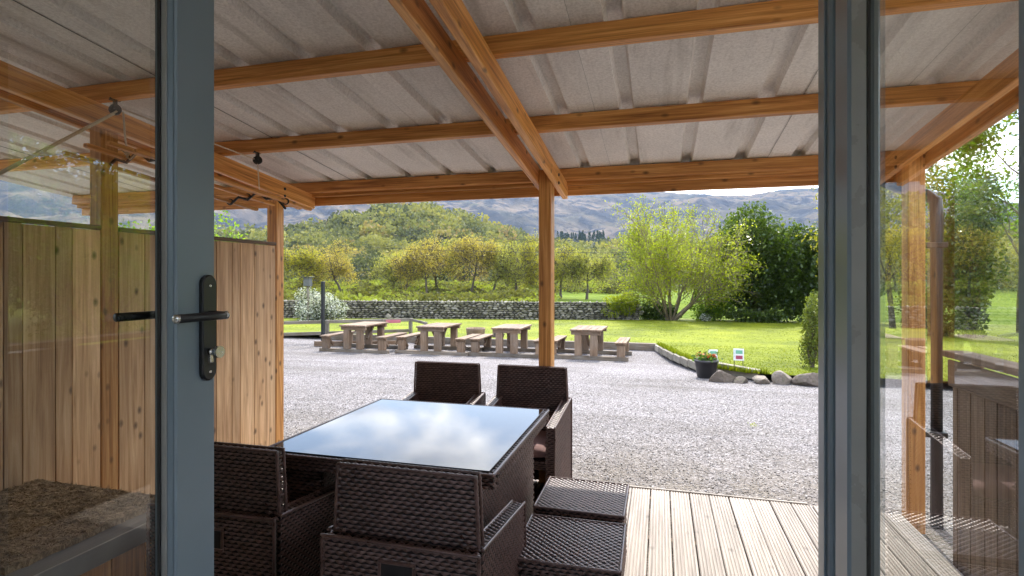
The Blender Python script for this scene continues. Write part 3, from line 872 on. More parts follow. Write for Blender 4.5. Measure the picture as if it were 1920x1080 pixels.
def wicker_box(name, x, y, z, faces, parent=None, shear=None, both_mat=True):
    """woven panel: dark core plus strands on the named faces (xXyYzZ; capitals are the + sides)"""
    (x0, x1), (y0, y1), (z0, z1) = x, y, z
    VV, FF = [], []; base = 0
    ex, ey, ez = np.eye(3)
    spec = {'x': ((x0, y1, z0), -ey, ez, -ex, y1 - y0, z1 - z0), 'X': ((x1, y0, z0), ey, ez, ex, y1 - y0, z1 - z0),
            'y': ((x0, y0, z0), ex, ez, -ey, x1 - x0, z1 - z0), 'Y': ((x1, y1, z0), -ex, ez, ey, x1 - x0, z1 - z0),
            'z': ((x0, y1, z0), ex, -ey, -ez, x1 - x0, y1 - y0), 'Z': ((x0, y0, z1), ex, ey, ez, x1 - x0, y1 - y0)}
    for f in faces:
        o, u, v, n, w, h = spec[f]
        a, b = weave_face(o, u, v, n, w, h)
        VV.append(a); FF.append(b + base); base += len(a)
    nw = sum(len(f) for f in FF)
    e = 0.0072
    c = np.array([(a, b, d) for d in (z0 + e, z1 - e) for b in (y0 + e, y1 - e) for a in (x0 + e, x1 - e)])
    q = np.array([(0, 2, 3, 1), (4, 5, 7, 6), (0, 1, 5, 4), (1, 3, 7, 5), (3, 2, 6, 7), (2, 0, 4, 6)]) + base
    VV.append(c); FF.append(q)
    V = np.concatenate(VV); F = np.concatenate(FF)
    if shear: V = shear(V)
    ctr = V.mean(0)
    me = mk_mesh(name, V - ctr, F, M['wicker'], True)
    me.materials.append(M['wicker_back'])
    mi = np.zeros(len(F), dtype=np.int32); mi[nw:] = 1
    me.polygons.foreach_set('material_index', mi)
    sm_ = np.ones(len(F), dtype=bool); sm_[nw:] = False
    me.polygons.foreach_set('use_smooth', sm_)
    return add(name, me, parent, tuple(ctr))

def braid(name, pts, parent, r=0.0065):
    """edge binding: a cord wrapped with a visible twist"""
    pts = np.asarray(pts, float)
    segs = []
    for a, b in zip(pts[:-1], pts[1:]):
        L = np.linalg.norm(b - a); k = max(2, int(L / 0.008))
        for i in range(k): segs.append(a + (b - a) * i / k)
    segs.append(pts[-1])
    rr = np.array([r * (1.12 if i % 2 else 0.82) for i in range(len(segs))])
    return add(name, tube_mesh(name, segs, rr, M['wicker'], 6), parent)

def cushion_mesh(name, sx, sy, sz, mat):
    n = 13
    g = np.linspace(-1, 1, n)
    U, W = np.meshgrid(g, g)
    r = np.random.default_rng(3)
    dome = (1 - np.abs(U) ** 5) * (1 - np.abs(W) ** 5)
    wr = 0.10 * fbm(U * 3, W * 3, 9, 3, 1.0)
    top = np.stack([U * sx / 2 * (1 - 0.02 * (1 - dome)), W * sy / 2, sz * 0.5 * (0.35 + 0.65 * dome ** 0.5 + wr * dome)], -1)
    bot = top.copy(); bot[..., 2] = -sz * 0.5 * (0.35 + 0.65 * dome ** 0.5)
    V = np.concatenate([top.reshape(-1, 3), bot.reshape(-1, 3)])
    F = []
    for j in range(n - 1):
        for i in range(n - 1):
            a = j * n + i
            F.append((a, a + 1, a + n + 1, a + n)); F.append((n * n + a, n * n + a + n, n * n + a + n + 1, n * n + a + 1))
    ring = [i for i in range(n)] + [j * n + n - 1 for j in range(1, n)] + [(n - 1) * n + i for i in range(n - 2, -1, -1)] + [j * n for j in range(n - 2, 0, -1)]
    for a, b in zip(ring, ring[1:] + ring[:1]): F.append((b, a, a + n * n, b + n * n))
    return mk_mesh(name, V, F, mat, True)

CH_W, CH_D = 0.565, 0.62
def make_chair(loc, rz, label):
    """cube chair facing its local +Y; origin on the floor at the centre of the rear edge"""
    c = empty('wicker_armchair', loc, label, 'chair', 'wicker armchairs round the glass table', rz=rz)
    w = CH_W / 2
    def slope(V):
        V = V.copy(); k = np.clip((V[:, 2] - 0.1) / 0.55, 0, 1) * (V[:, 1] / CH_D)
        V[:, 2] -= 0.07 * k * np.clip(V[:, 1] / CH_D, 0, 1) ** 0.3
        V[:, 1] -= 0.03 * np.clip((V[:, 2] - 0.1) / 0.55, 0, 1) * np.clip(V[:, 1] / CH_D, 0, 1)
        return V
    for s in (-1, 1):
        xa, xb = sorted((s * w, s * (w - 0.055)))
        wicker_box('arm_panel', (xa, xb), (0.036, CH_D), (0.01, 0.63), 'xXYZ', c, slope)
        xo = s * (w + 0.0)
        a = slope(np.array([(xo, 0.036, 0.632), (xo, CH_D, 0.632), (xo, CH_D + .001, 0.012)]))
        braid('edge_braid', a, c)
        xi = s * (w - 0.055)
        a = slope(np.array([(xi, 0.045, 0.632), (xi, CH_D, 0.632)]))
        braid('edge_braid', a, c)
    bp = wicker_box('back_panel', (-w, w), (0.0, 0.034), (0.01, 0.625), 'yYZ', c)
    braid('edge_braid', [(-w, 0.0, 0.012), (-w, 0.0, 0.628), (w, 0.0, 0.628), (w, 0.0, 0.012)], c)
    # hand slot
    for (xa, xb, za, zb) in ((-0.068, 0.068, 0.565, 0.575), (-0.068, 0.068, 0.490, 0.500), (-0.068, -0.056, 0.5, 0.565), (0.056, 0.068, 0.5, 0.565)):
        box('slot_rim', (xa, xb), (-0.007, 0.0), (za, zb), M['wicker'], c, 0.002)
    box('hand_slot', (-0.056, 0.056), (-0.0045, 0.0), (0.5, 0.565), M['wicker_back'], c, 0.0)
    # folding backrest, narrower at the top and set in
    def flare(V):
        V = V.copy(); V[:, 0] *= 1 + 0.055 * (0.855 - V[:, 2]) / 0.3; return V
    br = wicker_box('backrest', (-0.252, 0.252), (0.052, 0.088), (0.36, 0.855), 'yYxXZ', c, flare)
    braid('edge_braid', [(-0.271, 0.052, 0.50), (-0.254, 0.052, 0.857), (0.254, 0.052, 0.857), (0.271, 0.052, 0.50)], c)
    braid('edge_braid', [(-0.271, 0.09, 0.50), (-0.254, 0.09, 0.857), (0.254, 0.09, 0.857), (0.271, 0.09, 0.50)], c)
    wicker_box('seat', (-w + 0.056, w - 0.056), (0.092, CH_D - 0.045), (0.28, 0.335), 'YZ', c)
    cm = cushion_mesh('cushion', 0.44, 0.46, 0.085, M['cushion'])
    add('cushion', cm, c, (0, 0.335, 0.378))
    return c

def copy_tree(src, loc, rz, label):
    r = src.copy(); COL.objects.link(r); r.location = loc; r.rotation_euler = (0, 0, rz); r['label'] = label
    for ch in list(src.children):
        c = ch.copy(); COL.objects.link(c); c.parent = r
        for g in list(ch.children):
            d = g.copy(); COL.objects.link(d); d.parent = c
    return r

chA = make_chair((-0.832, 1.615, 0.0), 0.0, 'nearest dark brown wicker armchair, seen from behind with a hand slot, close to the footstools')
copy_tree(chA, (-1.63, 1.66, 0.0), 0.02, 'dark wicker armchair half hidden by the left door frame, its back to us')
copy_tree(chA, (-1.583, 3.965, 0.0), math.pi + 0.02, 'far left dark wicker armchair across the table, only its plain back showing')
copy_tree(chA, (-0.911, 3.965, 0.0), math.pi - 0.02, 'dark wicker armchair with sunlit pinkish cushion in front of the middle veranda post')

def make_stool(loc, label, rz=0.0):
    s = empty('wicker_footstool', loc, label, 'footstool', 'wicker footstools beside the table', rz=rz)
    w, d, h = 0.2175, 0.207, 0.38
    wicker_box('top', (-w, w), (-d, d), (h - 0.045, h), 'xXyYZ', s)
    e = 0.012
    wicker_box('side_panel', (-w + e, -w + e + .03), (-d + e, d - e), (0.012, h - 0.05), 'x', s)
    wicker_box('side_panel', (w - e - .03, w - e), (-d + e, d - e), (0.012, h - 0.05), 'X', s)
    wicker_box('side_panel', (-w + e + .031, w - e - .031), (-d + e, -d + e + .03), (0.012, h - 0.05), 'y', s)
    wicker_box('side_panel', (-w + e + .031, w - e - .031), (d - e - .03, d - e), (0.012, h - 0.05), 'Y', s)
    braid('edge_braid', [(-w, -d, h), (w, -d, h), (w, d, h), (-w, d, h), (-w, -d, h)], s, 0.0055)
    for sx in (-1, 1):
        for sy in (-1, 1):
            add('foot', lathe_mesh('foot', [(0.014, 0), (0.016, 0.004), (0.012, 0.014)], M['iron'], 10), s, (sx * (w - .035), sy * (d - .035), 0))
    return s
s1 = make_stool((-0.384, 2.815, 0.0), 'farther wicker footstool, a strip of sun along its far edge')
copy_tree(s1, (-0.368, 2.312, 0.0), 0.015, 'nearer wicker footstool wholly in shade, cut by the bottom of the picture')

# table
TX0, TX1, TY0, TY1, TZ = -1.708, -0.624, 2.005, 3.090, 0.74
tb = empty('wicker_dining_table', ((TX0 + TX1) / 2, (TY0 + TY1) / 2, 0), 'square dark wicker dining table with glass top mirroring the clouds', 'table')
hx, hy = (TX1 - TX0) / 2, (TY1 - TY0) / 2
bw = 0.052
wicker_box('top_frame', (-hx, hx), (-hy, -hy + bw), (TZ - .055, TZ), 'yYzZxX', tb)
wicker_box('top_frame', (-hx, hx), (hy - bw, hy), (TZ - .055, TZ), 'yYzZxX', tb)
wicker_box('top_frame', (-hx, -hx + bw), (-hy + bw + .001, hy - bw - .001), (TZ - .055, TZ), 'xXzZ', tb)
wicker_box('top_frame', (hx - bw, hx), (-hy + bw + .001, hy - bw - .001), (TZ - .055, TZ), 'xXzZ', tb)
braid('edge_braid', [(-hx, -hy, TZ), (hx, -hy, TZ), (hx, hy, TZ), (-hx, hy, TZ), (-hx, -hy, TZ)], tb, 0.007)
box('glass_top', (-hx + bw * 0.45, hx - bw * 0.45), (-hy + bw * 0.45, hy - bw * 0.45), (TZ + .0035, TZ + .0085), M['table_glass'], tb, 0.0012)
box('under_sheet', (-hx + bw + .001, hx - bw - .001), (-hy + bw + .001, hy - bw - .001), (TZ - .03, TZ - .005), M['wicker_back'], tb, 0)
for sx in (-1, 1):
    xa, xb = sorted((sx * (hx - 0.075), sx * (hx - 0.105)))
    wicker_box('side_leg', (xa, xb), (-hy + 0.062, hy - 0.062), (0.012, TZ - .058), 'xX', tb)
    for sy in (-1, 1):
        yy = sorted((sy * (hy - .062), sy * (hy - .095)))
        xi = sorted((sx * (hx - .107), sx * (hx - .28)))
        wicker_box('corner_leg', tuple(xi), tuple(yy), (0.012, TZ - .058), 'xXyY', tb)

# ------------------------------------------------------------------ clothes airer under the roof
air = empty('clothes_airer', (-2.93, 2.9, 2.1), 'hoisted clothes airer of wooden laths on ropes and iron pulleys under the roof', 'clothes airer')
ax0, ax1 = 2.22, 3.72
def zl(y): return 2.215 - 0.085 * (y - 2.22)
lathx = [(-3.19, -0.015), (-3.03, 0.02), (-2.86, 0.02), (-2.69, -0.03)]
for xl_, dz in lathx:
    L = ax1 - ax0
    me = box_mesh('lath', 0.036, L, 0.024, M['stain_y'], 0.006, 2)
    yo = rnd.uniform(-.03, .03)
    add('lath', me, air, (xl_ + 2.93, (ax0 + ax1) / 2 + yo - 2.9, zl((ax0 + ax1) / 2) + dz - 2.1), (-math.atan(0.085), 0, 0))
for yr in (2.48, 3.45):
    z0 = zl(yr)
    pts = [(lathx[0][0], yr, z0 - 0.035), (lathx[0][0] + .08, yr, z0 + .02), (-3.03, yr, z0 - .005), (-2.94, yr, z0 + .055), (-2.86, yr, z0 - .005), (-2.77, yr, z0 + .0), (-2.69, yr, z0 - .085)]
    rk = add('rack_iron', tube_mesh('rack_iron', np.array(pts) - np.array([-2.93, 2.9, 2.1]), 0.009, M['iron'], 8), air)
    for xl_, dz in lathx:
        add('lath_ring', tube_mesh('lath_ring', [(xl_ + 2.93 + .026 * math.cos(a), yr - 2.9, z0 + dz - 2.1 + .021 * math.sin(a)) for a in np.linspace(0, 2 * math.pi, 13)], 0.005, M['iron'], 6, False), rk)
def pulley(x, y, z, name='pulley'):
    p = add(name, lathe_mesh('pulley', [(0.012, -0.012), (0.03, -0.012), (0.022, 0.0), (0.03, 0.012), (0.012, 0.012)], M['iron'], 16), air, (x + 2.93, y - 2.9, z - 2.1), (R(90), 0, R(60)))
    box('pulley_hook', (-0.009, 0.009), (0.0, 0.06), (-0.018, 0.018), M['iron'], p, 0.003)
    box('pulley_plate', (-0.028, 0.028), (0.052, 0.062), (-0.02, 0.02), M['iron'], p, 0.002)
zb1 = roof_z(2.352) - 0.098 - 0.055
zb2 = roof_z(3.263) - 0.098 - 0.055
pulley(-2.985, 2.376, zb1); pulley(-2.80, 3.287, zb2)
def rope(pts, r=0.0045):
    add('rope', tube_mesh('rope', np.array(pts) - np.array([-2.93, 2.9, 2.1]), r, M['rope'], 6), air)
rope([(-2.985, 2.376, zb1 - .02), (-3.148, 1.69, 1.835)], 0.007)
rope([(-2.972, 2.376, zb1 - .010), (-3.140, 1.69, 1.850)], 0.006)
add('cleat', tube_mesh('cleat', np.array([(-3.150, 1.69, 1.80), (-3.135, 1.69, 1.81), (-3.12, 1.69, 1.84), (-3.135, 1.69, 1.87), (-3.15, 1.69, 1.88)]) - np.array([-2.93, 2.9, 2.1]), .008, M['iron'], 8), air)
rope([(-2.985, 2.376, zb1 + .018), (-2.80, 3.287, zb2 + .0)])
rope([(-2.955, 2.40, zb1 - .01), (-2.955, 2.41, zb1 - .14), (-2.95, 2.42, zb1 - .235)], 0.0055)
rope([(-2.95, 2.42, zb1 - .235), (-2.985, 2.42, zb1 - .225), (-2.945, 2.41, zb1 - .25), (-2.925, 2.42, zb1 - .22), (-2.96, 2.425, zb1 - .265), (-2.93, 2.42, zb1 - .275)], 0.006)
rope([(-2.94, 2.43, zb1 - .27), (-2.94, 2.48, zl(2.48) + .05)], 0.004)
rope([(-2.80, 3.287, zb2 - .02), (-2.92, 3.45, zl(3.45) + .05)], 0.004)

# ------------------------------------------------------------------ picnic tables
PT_L, PT_W, PT_H = 1.42, 0.86, 0.79
def make_picnic(loc, label, rz):
    t_ = empty('picnic_table', loc, label, 'picnic table', 'picnic tables along the lawn edge', rz=rz)
    n = 5
    for k in range(n):
        wk = PT_W / n
        box('top_plank', (-PT_W / 2 + k * wk + .005, -PT_W / 2 + (k + 1) * wk - .005), (0, PT_L), (PT_H - .048, PT_H + rnd.uniform(-.004, .003)), M['old_y'], t_, 0.006)
    for y in (0.05, PT_L - 0.15):
        box('top_bearer', (-0.40, 0.40), (y, y + .10), (PT_H - .150, PT_H - .050), M['old_x'], t_, 0.006)
        for sx in (-1, 1):
            xa, xb = sorted((sx * 0.115, sx * 0.305))
            box('leg', (xa, xb), (y - .02, y + .12), (0.082, PT_H - .152), M['old_z'], t_, 0.008)
        box('ground_beam', (-1.12, 1.12), (y - .015, y + .115), (-0.03, 0.08), M['sleeper_x'], t_, 0.008)
        for sx in (-1, 1):
            xa, xb = sorted((sx * 0.82, sx * 1.03))
            box('bench_leg', (xa, xb), (y - .01, y + .12), (0.082, 0.375), M['old_z'], t_, 0.008)
            xa, xb = sorted((sx * 0.79, sx * 1.06))
            box('bench_bearer', (xa, xb), (y + .0, y + .10), (0.377, 0.425), M['old_x'], t_, 0.005)
    for sx in (-1, 1):
        xa = sx * 0.92
        for k in (-1, 0, 1):
            box('bench_plank', (xa + k * .102 - .047, xa + k * .102 + .047), (-.02, PT_L + .02), (0.428, 0.470 + rnd.uniform(-.003, .003)), M['old_y'], t_, 0.005)
        add('brace', box_mesh('brace', 0.06, 0.42, 0.06, M['old_y'], 0.005), t_, (xa, PT_L - .30, 0.29), (R(42), 0, 0))
        add('brace', box_mesh('brace', 0.06, 0.42, 0.06, M['old_y'], 0.005), t_, (xa, 0.30, 0.29), (R(-42), 0, 0))
    add('brace', box_mesh('brace', 0.07, 0.55, 0.07, M['old_y'], 0.005), t_, (0.0, PT_L - .38, 0.50), (R(45), 0, 0))
    add('brace', box_mesh('brace', 0.07, 0.55, 0.07, M['old_y'], 0.005), t_, (0.0, 0.38, 0.50), (R(-45), 0, 0))
    return t_
zg = float(gravel_z(np.array(14.4)))
pt = make_picnic((-8.66, 14.0, zg + .03), 'weathered wooden picnic table with benches nearest the fence, leftmost of the row', 0.0)
copy_tree(pt, (-6.35, 14.3, zg + .02), R(-1.0), 'weathered picnic table with benches, second in the row from the fence')
copy_tree(pt, (-4.115, 14.4, zg + .02), R(0.8), 'weathered picnic table with benches just left of the middle veranda post')
copy_tree(pt, (-1.93, 14.5, zg + .02), R(-1.5), 'weathered picnic table with benches just right of the middle veranda post')

# ------------------------------------------------------------------ kerb sleepers, edging, boulders, pot, signs
xk = -0.12; i = 0
names = ['pale timber sleeper ending the lawn kerb beside the curved stone edging', 'timber sleeper of the lawn kerb behind the right picnic table', 'timber sleeper of the lawn kerb behind the third picnic table', 'timber sleeper of the lawn kerb behind the second picnic table', 'timber sleeper of the lawn kerb behind the leftmost picnic table']
while i < 5:
    L = 2.3
    o = add('kerb_sleeper', box_mesh('kerb_sleeper', L - .012, 0.16, 0.27, M['sleeper_x'], 0.012, 2), None, (xk - L / 2, 17.0, float(gravel_z(np.array(17.))) + .085 + rnd.uniform(-.01, .01)), (0, 0, R(rnd.uniform(-.6, .6))))
    tag(o, names[i], 'sleeper', 'sleepers along the lawn'); xk -= L; i += 1

def rock_mesh(name, seed, mat, sub=3, amp=0.28, flat=0.7):
    bm = bmesh.new(); bmesh.ops.create_icosphere(bm, subdivisions=sub, radius=1.0)
    v = np.array([p.co for p in bm.verts]); r = np.random.default_rng(seed)
    planes = r.normal(size=(13, 3)); planes /= np.linalg.norm(planes, axis=1)[:, None]
    for p_ in planes:
        dd = r.uniform(0.45, 0.8)
        k = np.maximum(v @ p_ - dd, 0); v -= 0.85 * k[:, None] * p_
    v *= (1 + amp * 0.35 * fbm(v[:, 0] * 2 + v[:, 2], v[:, 1] * 2 - v[:, 2], seed, 5, 1.6))[:, None]
    for p_, c_ in zip(bm.verts, v): p_.co = c_
    me = bpy.data.meshes.new(name); bm.to_mesh(me); bm.free(); me.materials.append(mat)
    return me
E_pts = [(edge_x(y), y) for y in np.linspace(16.9, 12.6, 8)]
for i in range(7):
    (xa, ya), (xb, yb_) = E_pts[i], E_pts[i + 1]
    L = math.hypot(xb - xa, yb_ - ya)
    yc = (ya + yb_) / 2
    o = add('edging_stone', box_mesh('edging_stone', L - .02, 0.09, 0.17, M['edging'], 0.015, 2), None, ((xa + xb) / 2 - .03, yc, float(lawn_z(yc)) - 0.075 + rnd.uniform(-.015, .01)), (0, R(rnd.uniform(-1.5, 1.5)), math.atan2(yb_ - ya, xb - xa)))
    tag(o, ('first', 'second', 'third', 'fourth', 'fifth', 'sixth', 'last')[i] + ' low tan edging stone of the lawn curve, counting from the timber sleeper', 'edging', 'stone edging along the lawn curve')
o = add('kerb_sleeper', box_mesh('kerb_sleeper', 1.05, 0.15, 0.20, M['edging'], 0.012, 2), None, (1.47, 11.92, -0.36), (0, R(2), math.atan2(-0.62, 0.78)))
tag(o, 'short pale topped kerb block behind the flat boulder and plant pot', 'kerb')
rocks = [((1.20, 11.22, -0.43), (0.40, 0.24, 0.19), 1, 'broad flat brown boulder beside the plant pot'),
         ((1.50, 11.15, -0.44), (0.20, 0.18, 0.13), 6, 'low boulder touching the right end of the flat boulder'),
         ((1.86, 11.2, -0.42), (0.21, 0.20, 0.15), 2, 'small grey boulder between the flat boulder and the dark one'),
         ((2.22, 11.28, -0.40), (0.22, 0.20, 0.22), 3, 'dark upright boulder, middle of the row by the lawn'),
         ((2.70, 11.22, -0.40), (0.34, 0.26, 0.25), 4, 'largest brown boulder at the foot of the small shrub'),
         ((3.35, 11.35, -0.40), (0.30, 0.24, 0.2), 5, 'boulder behind the right door frame')]
for loc, s, sd_, lab in rocks:
    o = add('boulder', rock_mesh('boulder', sd_, M['boulder']), None, loc, (0.1 * sd_, 0.15, 0.7 * sd_), s)
    tag(o, lab, 'boulder', 'boulders edging the lawn')

pot = empty('flower_pot', (0.905, 11.75, float(gravel_z(np.array(11.75)))), 'black plastic pot of orange and yellow flowers at the corner of the lawn', 'flower pot')
add('pot', lathe_mesh('pot', [(0.165, 0.0), (0.175, 0.01), (0.225, 0.32), (0.245, 0.325), (0.245, 0.37), (0.225, 0.37), (0.215, 0.33)], M['pot'], 24), pot)
add('soil', lathe_mesh('soil', [(0.213, 0.30), (0.213, 0.34), (0.05, 0.35)], M['soil'], 20), pot)

def leaf_quads(pos, size, r, up=0.3, aspect=0.5, nrm=None):
    """diamond leaves: pos (n,3), size (n,) -> verts, faces"""
    n = len(pos)
    d = r.normal(size=(n, 3)); d[:, 2] += up; d /= np.linalg.norm(d, axis=1)[:, None]
    q = r.normal(size=(n, 3))
    if nrm is not None:
        q = np.cross(nrm + 0.42 * q, d)
    s = np.cross(d, q); s /= np.linalg.norm(s, axis=1)[:, None] + 1e-9
    size = np.broadcast_to(size, (n,))[:, None]
    a = pos - d * size * .5; b = pos + d * size * .5
    m = pos - d * size * 0.06
    cup = np.cross(d, s) * size * 0.08
    V = np.stack([a, m + s * size * aspect * .5 + cup, b, m - s * size * aspect * .5 + cup], 1).reshape(-1, 3)
    F = np.arange(4 * n).reshape(n, 4)
    return V, F
r_ = np.random.default_rng(5)
pp = np.stack([r_.normal(0, .11, 260), r_.normal(0, .11, 260), 0.36 + np.abs(r_.normal(0.02, .06, 260))], -1)
lv, lf = leaf_quads(pp, r_.uniform(.05, .09, 260), r_)
M['pot_leaf'] = leafmat('pot_leaf', [(0, (0.03, 0.07, 0.012)), (1, (0.10, 0.19, 0.03))])
add('leaves', mk_mesh('leaves', lv, lf, M['pot_leaf'], attrs={'tint': r_.random(260)}), pot)
for i in range(34):
    a = r_.uniform(0, 6.28); rr_ = 0.19 * math.sqrt(r_.random())
    fl = 'petal_orange' if (i % 5 < 3) else 'petal_yellow'
    V = [(0, 0, 0.006)]; F = []
    for k in range(10):
        q = 2 * math.pi * k / 10; rad = 0.030 if k % 2 else 0.020
        V.append((rad * math.cos(q), rad * math.sin(q), 0.012 * (k % 2)))
    F = [(0, 1 + k, 1 + (k + 1) % 10) for k in range(10)]
    add('flower', mk_mesh('flower', V, F, M[fl]), pot, (rr_ * math.cos(a), rr_ * math.sin(a), 0.40 + r_.uniform(0, .10)), (r_.uniform(-1.2, .2), r_.uniform(-.6, .6), 0))

def sign(loc, label, rz):
    s = empty('small_sign', loc, label, 'sign', 'small signs stuck in the lawn edge', rz=rz)
    s.scale = (.86, .86, .86)
    for sx in (-.095, .095):
        box('stake', (sx - .008, sx + .008), (0.008, 0.02), (-0.1, 0.34), M['black_paint'], s, 0.001)
    bd = box('board', (-.115, .115), (-.004, .004), (.15, .43), M['white_board'], s, 0.002)
    add('green_panel', box_mesh('green_panel', .15, .002, .085, M['sign_green'], 0), bd, (.01, -.0052, .06))
    add('red_panel', box_mesh('red_panel', .15, .002, .085, M['sign_red'], 0), bd, (.012, -.0052, -.065))
    for k in range(5):
        add('print_line', box_mesh('print_line', .016, .002, .012, M['sign_green'], 0), bd, (-.098, -.0052, .09 - k * .035))
    return s
sign((1.09, 12.38, float(lawn_z(12.38)) - .02), 'small white sign with green and red panels behind the flower pot', R(6))
sign((1.53, 11.80, -0.27), 'small white sign with green and red panels on the kerb right of the pot', R(-4))

# ------------------------------------------------------------------ dry stone wall
Wd0, Wd1 = np.array([-24.0, 25.6]), np.array([-1.2, 31.81])
wall = empty('dry_stone_wall', (-10.0, 29.4, -0.8), 'long dry stone boundary wall across the back of the lawn', 'stone wall')
wdir = (Wd1 - Wd0) / np.linalg.norm(Wd1 - Wd0); wl_ = np.linalg.norm(Wd1 - Wd0)
wang = math.atan2(wdir[1], wdir[0]); wnrm = np.array([wdir[1], -wdir[0]])
stones = []
rw_ = np.random.default_rng(9)
variants = [rock_mesh('stone', 40 + k, M['wallstone'], 1, 0.5) for k in range(8)]
zrow = 0.0; course = 0
while zrow < 1.02:
    hgt = rw_.uniform(0.10, 0.15)
    top = zrow + hgt > 1.02
    s = rw_.uniform(-.2, 0)
    while s < wl_:
        w = rw_.uniform(0.12, 0.24) if top else rw_.uniform(0.16, 0.42)
        hh = hgt * rw_.uniform(0.85, 1.25) * (rw_.uniform(1.0, 2.1) if top else 1)
        stones.append((s + w / 2, zrow + hgt / 2 + (0.0 if top else 0), w * 0.68, rw_.uniform(.15, .24), hh * 0.70, rw_.integers(0, 8), rw_.uniform(0, 6.28), rw_.uniform(-.03, .05)))
        s += w
    zrow += hgt; course += 1
def wpos(s, z, off):
    p = Wd0 + wdir * s + wnrm * (0.12 - 0.06 * z + off)
    zb = float(lawn_z(p[1])) - 0.06
    return np.array([p[0] + 10.0, p[1] - 29.4, zb + z + 0.8])
def in_view(s):
    p = Wd0 + wdir * s
    az = math.atan2(p[0], p[1]) + YAW
    px = 960 + 1017 * math.tan(az)
    return 640 < px < 1175 and not (1005 < px < 1045)
size = [(st_[2] * st_[4] if in_view(st_[0]) else 0) for st_ in stones]
order = np.argsort(size)[::-1]
keep = set(order[:300].tolist())
restV, restF, restT = [], [], []; base = 0
vdat = [(np.array([p.co for p in m_.vertices]), np.array([list(f.vertices) for f in m_.polygons])) for m_ in variants]
for i, (s, z, a, b, h_, vi, ro, off) in enumerate(stones):
    p = wpos(s, z, off)
    if i in keep:
        add('stone', variants[vi], wall, tuple(p), (0, 0, wang + (math.pi if ro > 3 else 0)), (a, b, h_))
    else:
        v, f = vdat[vi]
        ca, sa = math.cos(wang), math.sin(wang)
        q = v * np.array([a, b, h_]); q = np.stack([q[:, 0] * ca - q[:, 1] * sa, q[:, 0] * sa + q[:, 1] * ca, q[:, 2]], -1) + p
        restV.append(q); restF.append(f + base); base += len(q); restT += [rw_.random()] * len(f)
o = add('wall_stones', mk_mesh('wall_stones', np.concatenate(restV), np.concatenate(restF), M['wallstone'], attrs={'tint': restT}), wall)
o['kind'] = 'stuff'
cb = []
for s in np.linspace(0, wl_, 30):
    p = Wd0 + wdir * s; zb = float(lawn_z(p[1])) - .15
    for off, z in ((0.13, 0), (0.06, 1.13), (-0.28, 1.13), (-0.35, 0)):
        q = p + wnrm * off; cb.append((q[0] + 10, q[1] - 29.4, zb + z + .8))
F = []
for i in range(29):
    for k in range(3): F.append((i * 4 + k, (i + 1) * 4 + k, (i + 1) * 4 + k + 1, i * 4 + k + 1))
add('core', mk_mesh('core', cb, F, M['wallcore']), wall)

# ------------------------------------------------------------------ fence, posts and odd things at the left of the lawn
fz = -0.66
fen = empty('post_and_rail_fence', (-10.9, 14.6, fz), 'grey weathered post and rail fence behind the leftmost picnic table', 'fence')
def rail(p0, p1, w, h, name='rail', mat='fence_x'):
    p0, p1 = np.array(p0, float), np.array(p1, float); d = p1 - p0; L = np.linalg.norm(d)
    o = add(name, box_mesh(name, L, w, h, M[mat], 0.008), fen, tuple((p0 + p1) / 2 - np.array([-10.9, 14.6, fz])), (0, -math.asin(d[2] / L), math.atan2(d[1], d[0])))
    return o
fA, fB = np.array([-14.5, 13.9]), np.array([-8.55, 17.6])
fC = np.array([-7.75, 17.15])
for q in (0.0, 0.32, 0.60, 0.86, 1.0):
    p = fA + (fB - fA) * q
    box('fence_post', (p[0] + 10.9 - .055, p[0] + 10.9 + .055), (p[1] - 14.6 - .03, p[1] - 14.6 + .08), (-0.05, 0.78), M['fence_z'], fen, 0.01)
for z in (0.32, 0.70):
    rail((*fA, fz + z), (*(fA + (fB - fA) * 0.6), fz + z + .02), 0.05, 0.11)
    rail((*(fA + (fB - fA) * 0.6), fz + z + .02), (*fB, fz + z + .03), 0.05, 0.11)
rail((*fB, fz + .74), (*fC, fz + .66), 0.05, 0.09)
box('fence_post', (fC[0] + 10.9 - .05, fC[0] + 10.9 + .05), (fC[1] - 14.6 - .05, fC[1] - 14.6 + .05), (-0.05, 0.70), M['fence_z'], fen, 0.01)
o = add('bed_board', box_mesh('bed_board', 2.6, 0.05, 0.17, M['old_x'], 0.01), None, (-9.5, 15.55, -0.57), (0, 0, R(18)))
tag(o, 'long low timber plank edging the bed behind the leftmost picnic table', 'plank')
bp = add('black_post', box_mesh('black_post', 0.10, 0.10, 2.15, M['black_paint'], 0.008), None, (-10.72, 15.6, 0.36))
tag(bp, 'tall thin black post rising from the fence in front of the white shrub', 'post')
pb = add('pink_notice', box_mesh('pink_notice', 0.5, 0.02, 0.11, M['pink_board'], 0.004), None, (-8.95, 17.10, 0.04), (0, 0, math.atan2(3.7, 5.95)))
tag(pb, 'small pink notice fixed to the fence rail above the leftmost picnic table', 'notice')
bh = empty('bird_house', (-17.6, 24.3, -0.8), 'grey bird house on a post behind the white flowering shrub', 'bird house')
box('pole', (-.05, .05), (-.05, .05), (0, 1.95), M['fence_z'], bh, .005)
box('house_body', (-.17, .17), (-.15, .15), (1.95, 2.38), M['bird_grey'], bh, .01)
add('roof', box_mesh('roof', .5, .46, .05, M['black_paint'], .01), bh, (0, 0, 2.42))
o = add('planter_tub', lathe_mesh('planter_tub', [(0.26, 0.0), (0.30, 0.05), (0.33, 0.30), (0.33, 0.34), (0.29, 0.34), (0.28, 0.28)], M['old_z'], 18), None, (-6.1, 17.6, -0.50))
tag(o, 'low round wooden tub on the lawn behind the second and third picnic tables', 'tub')
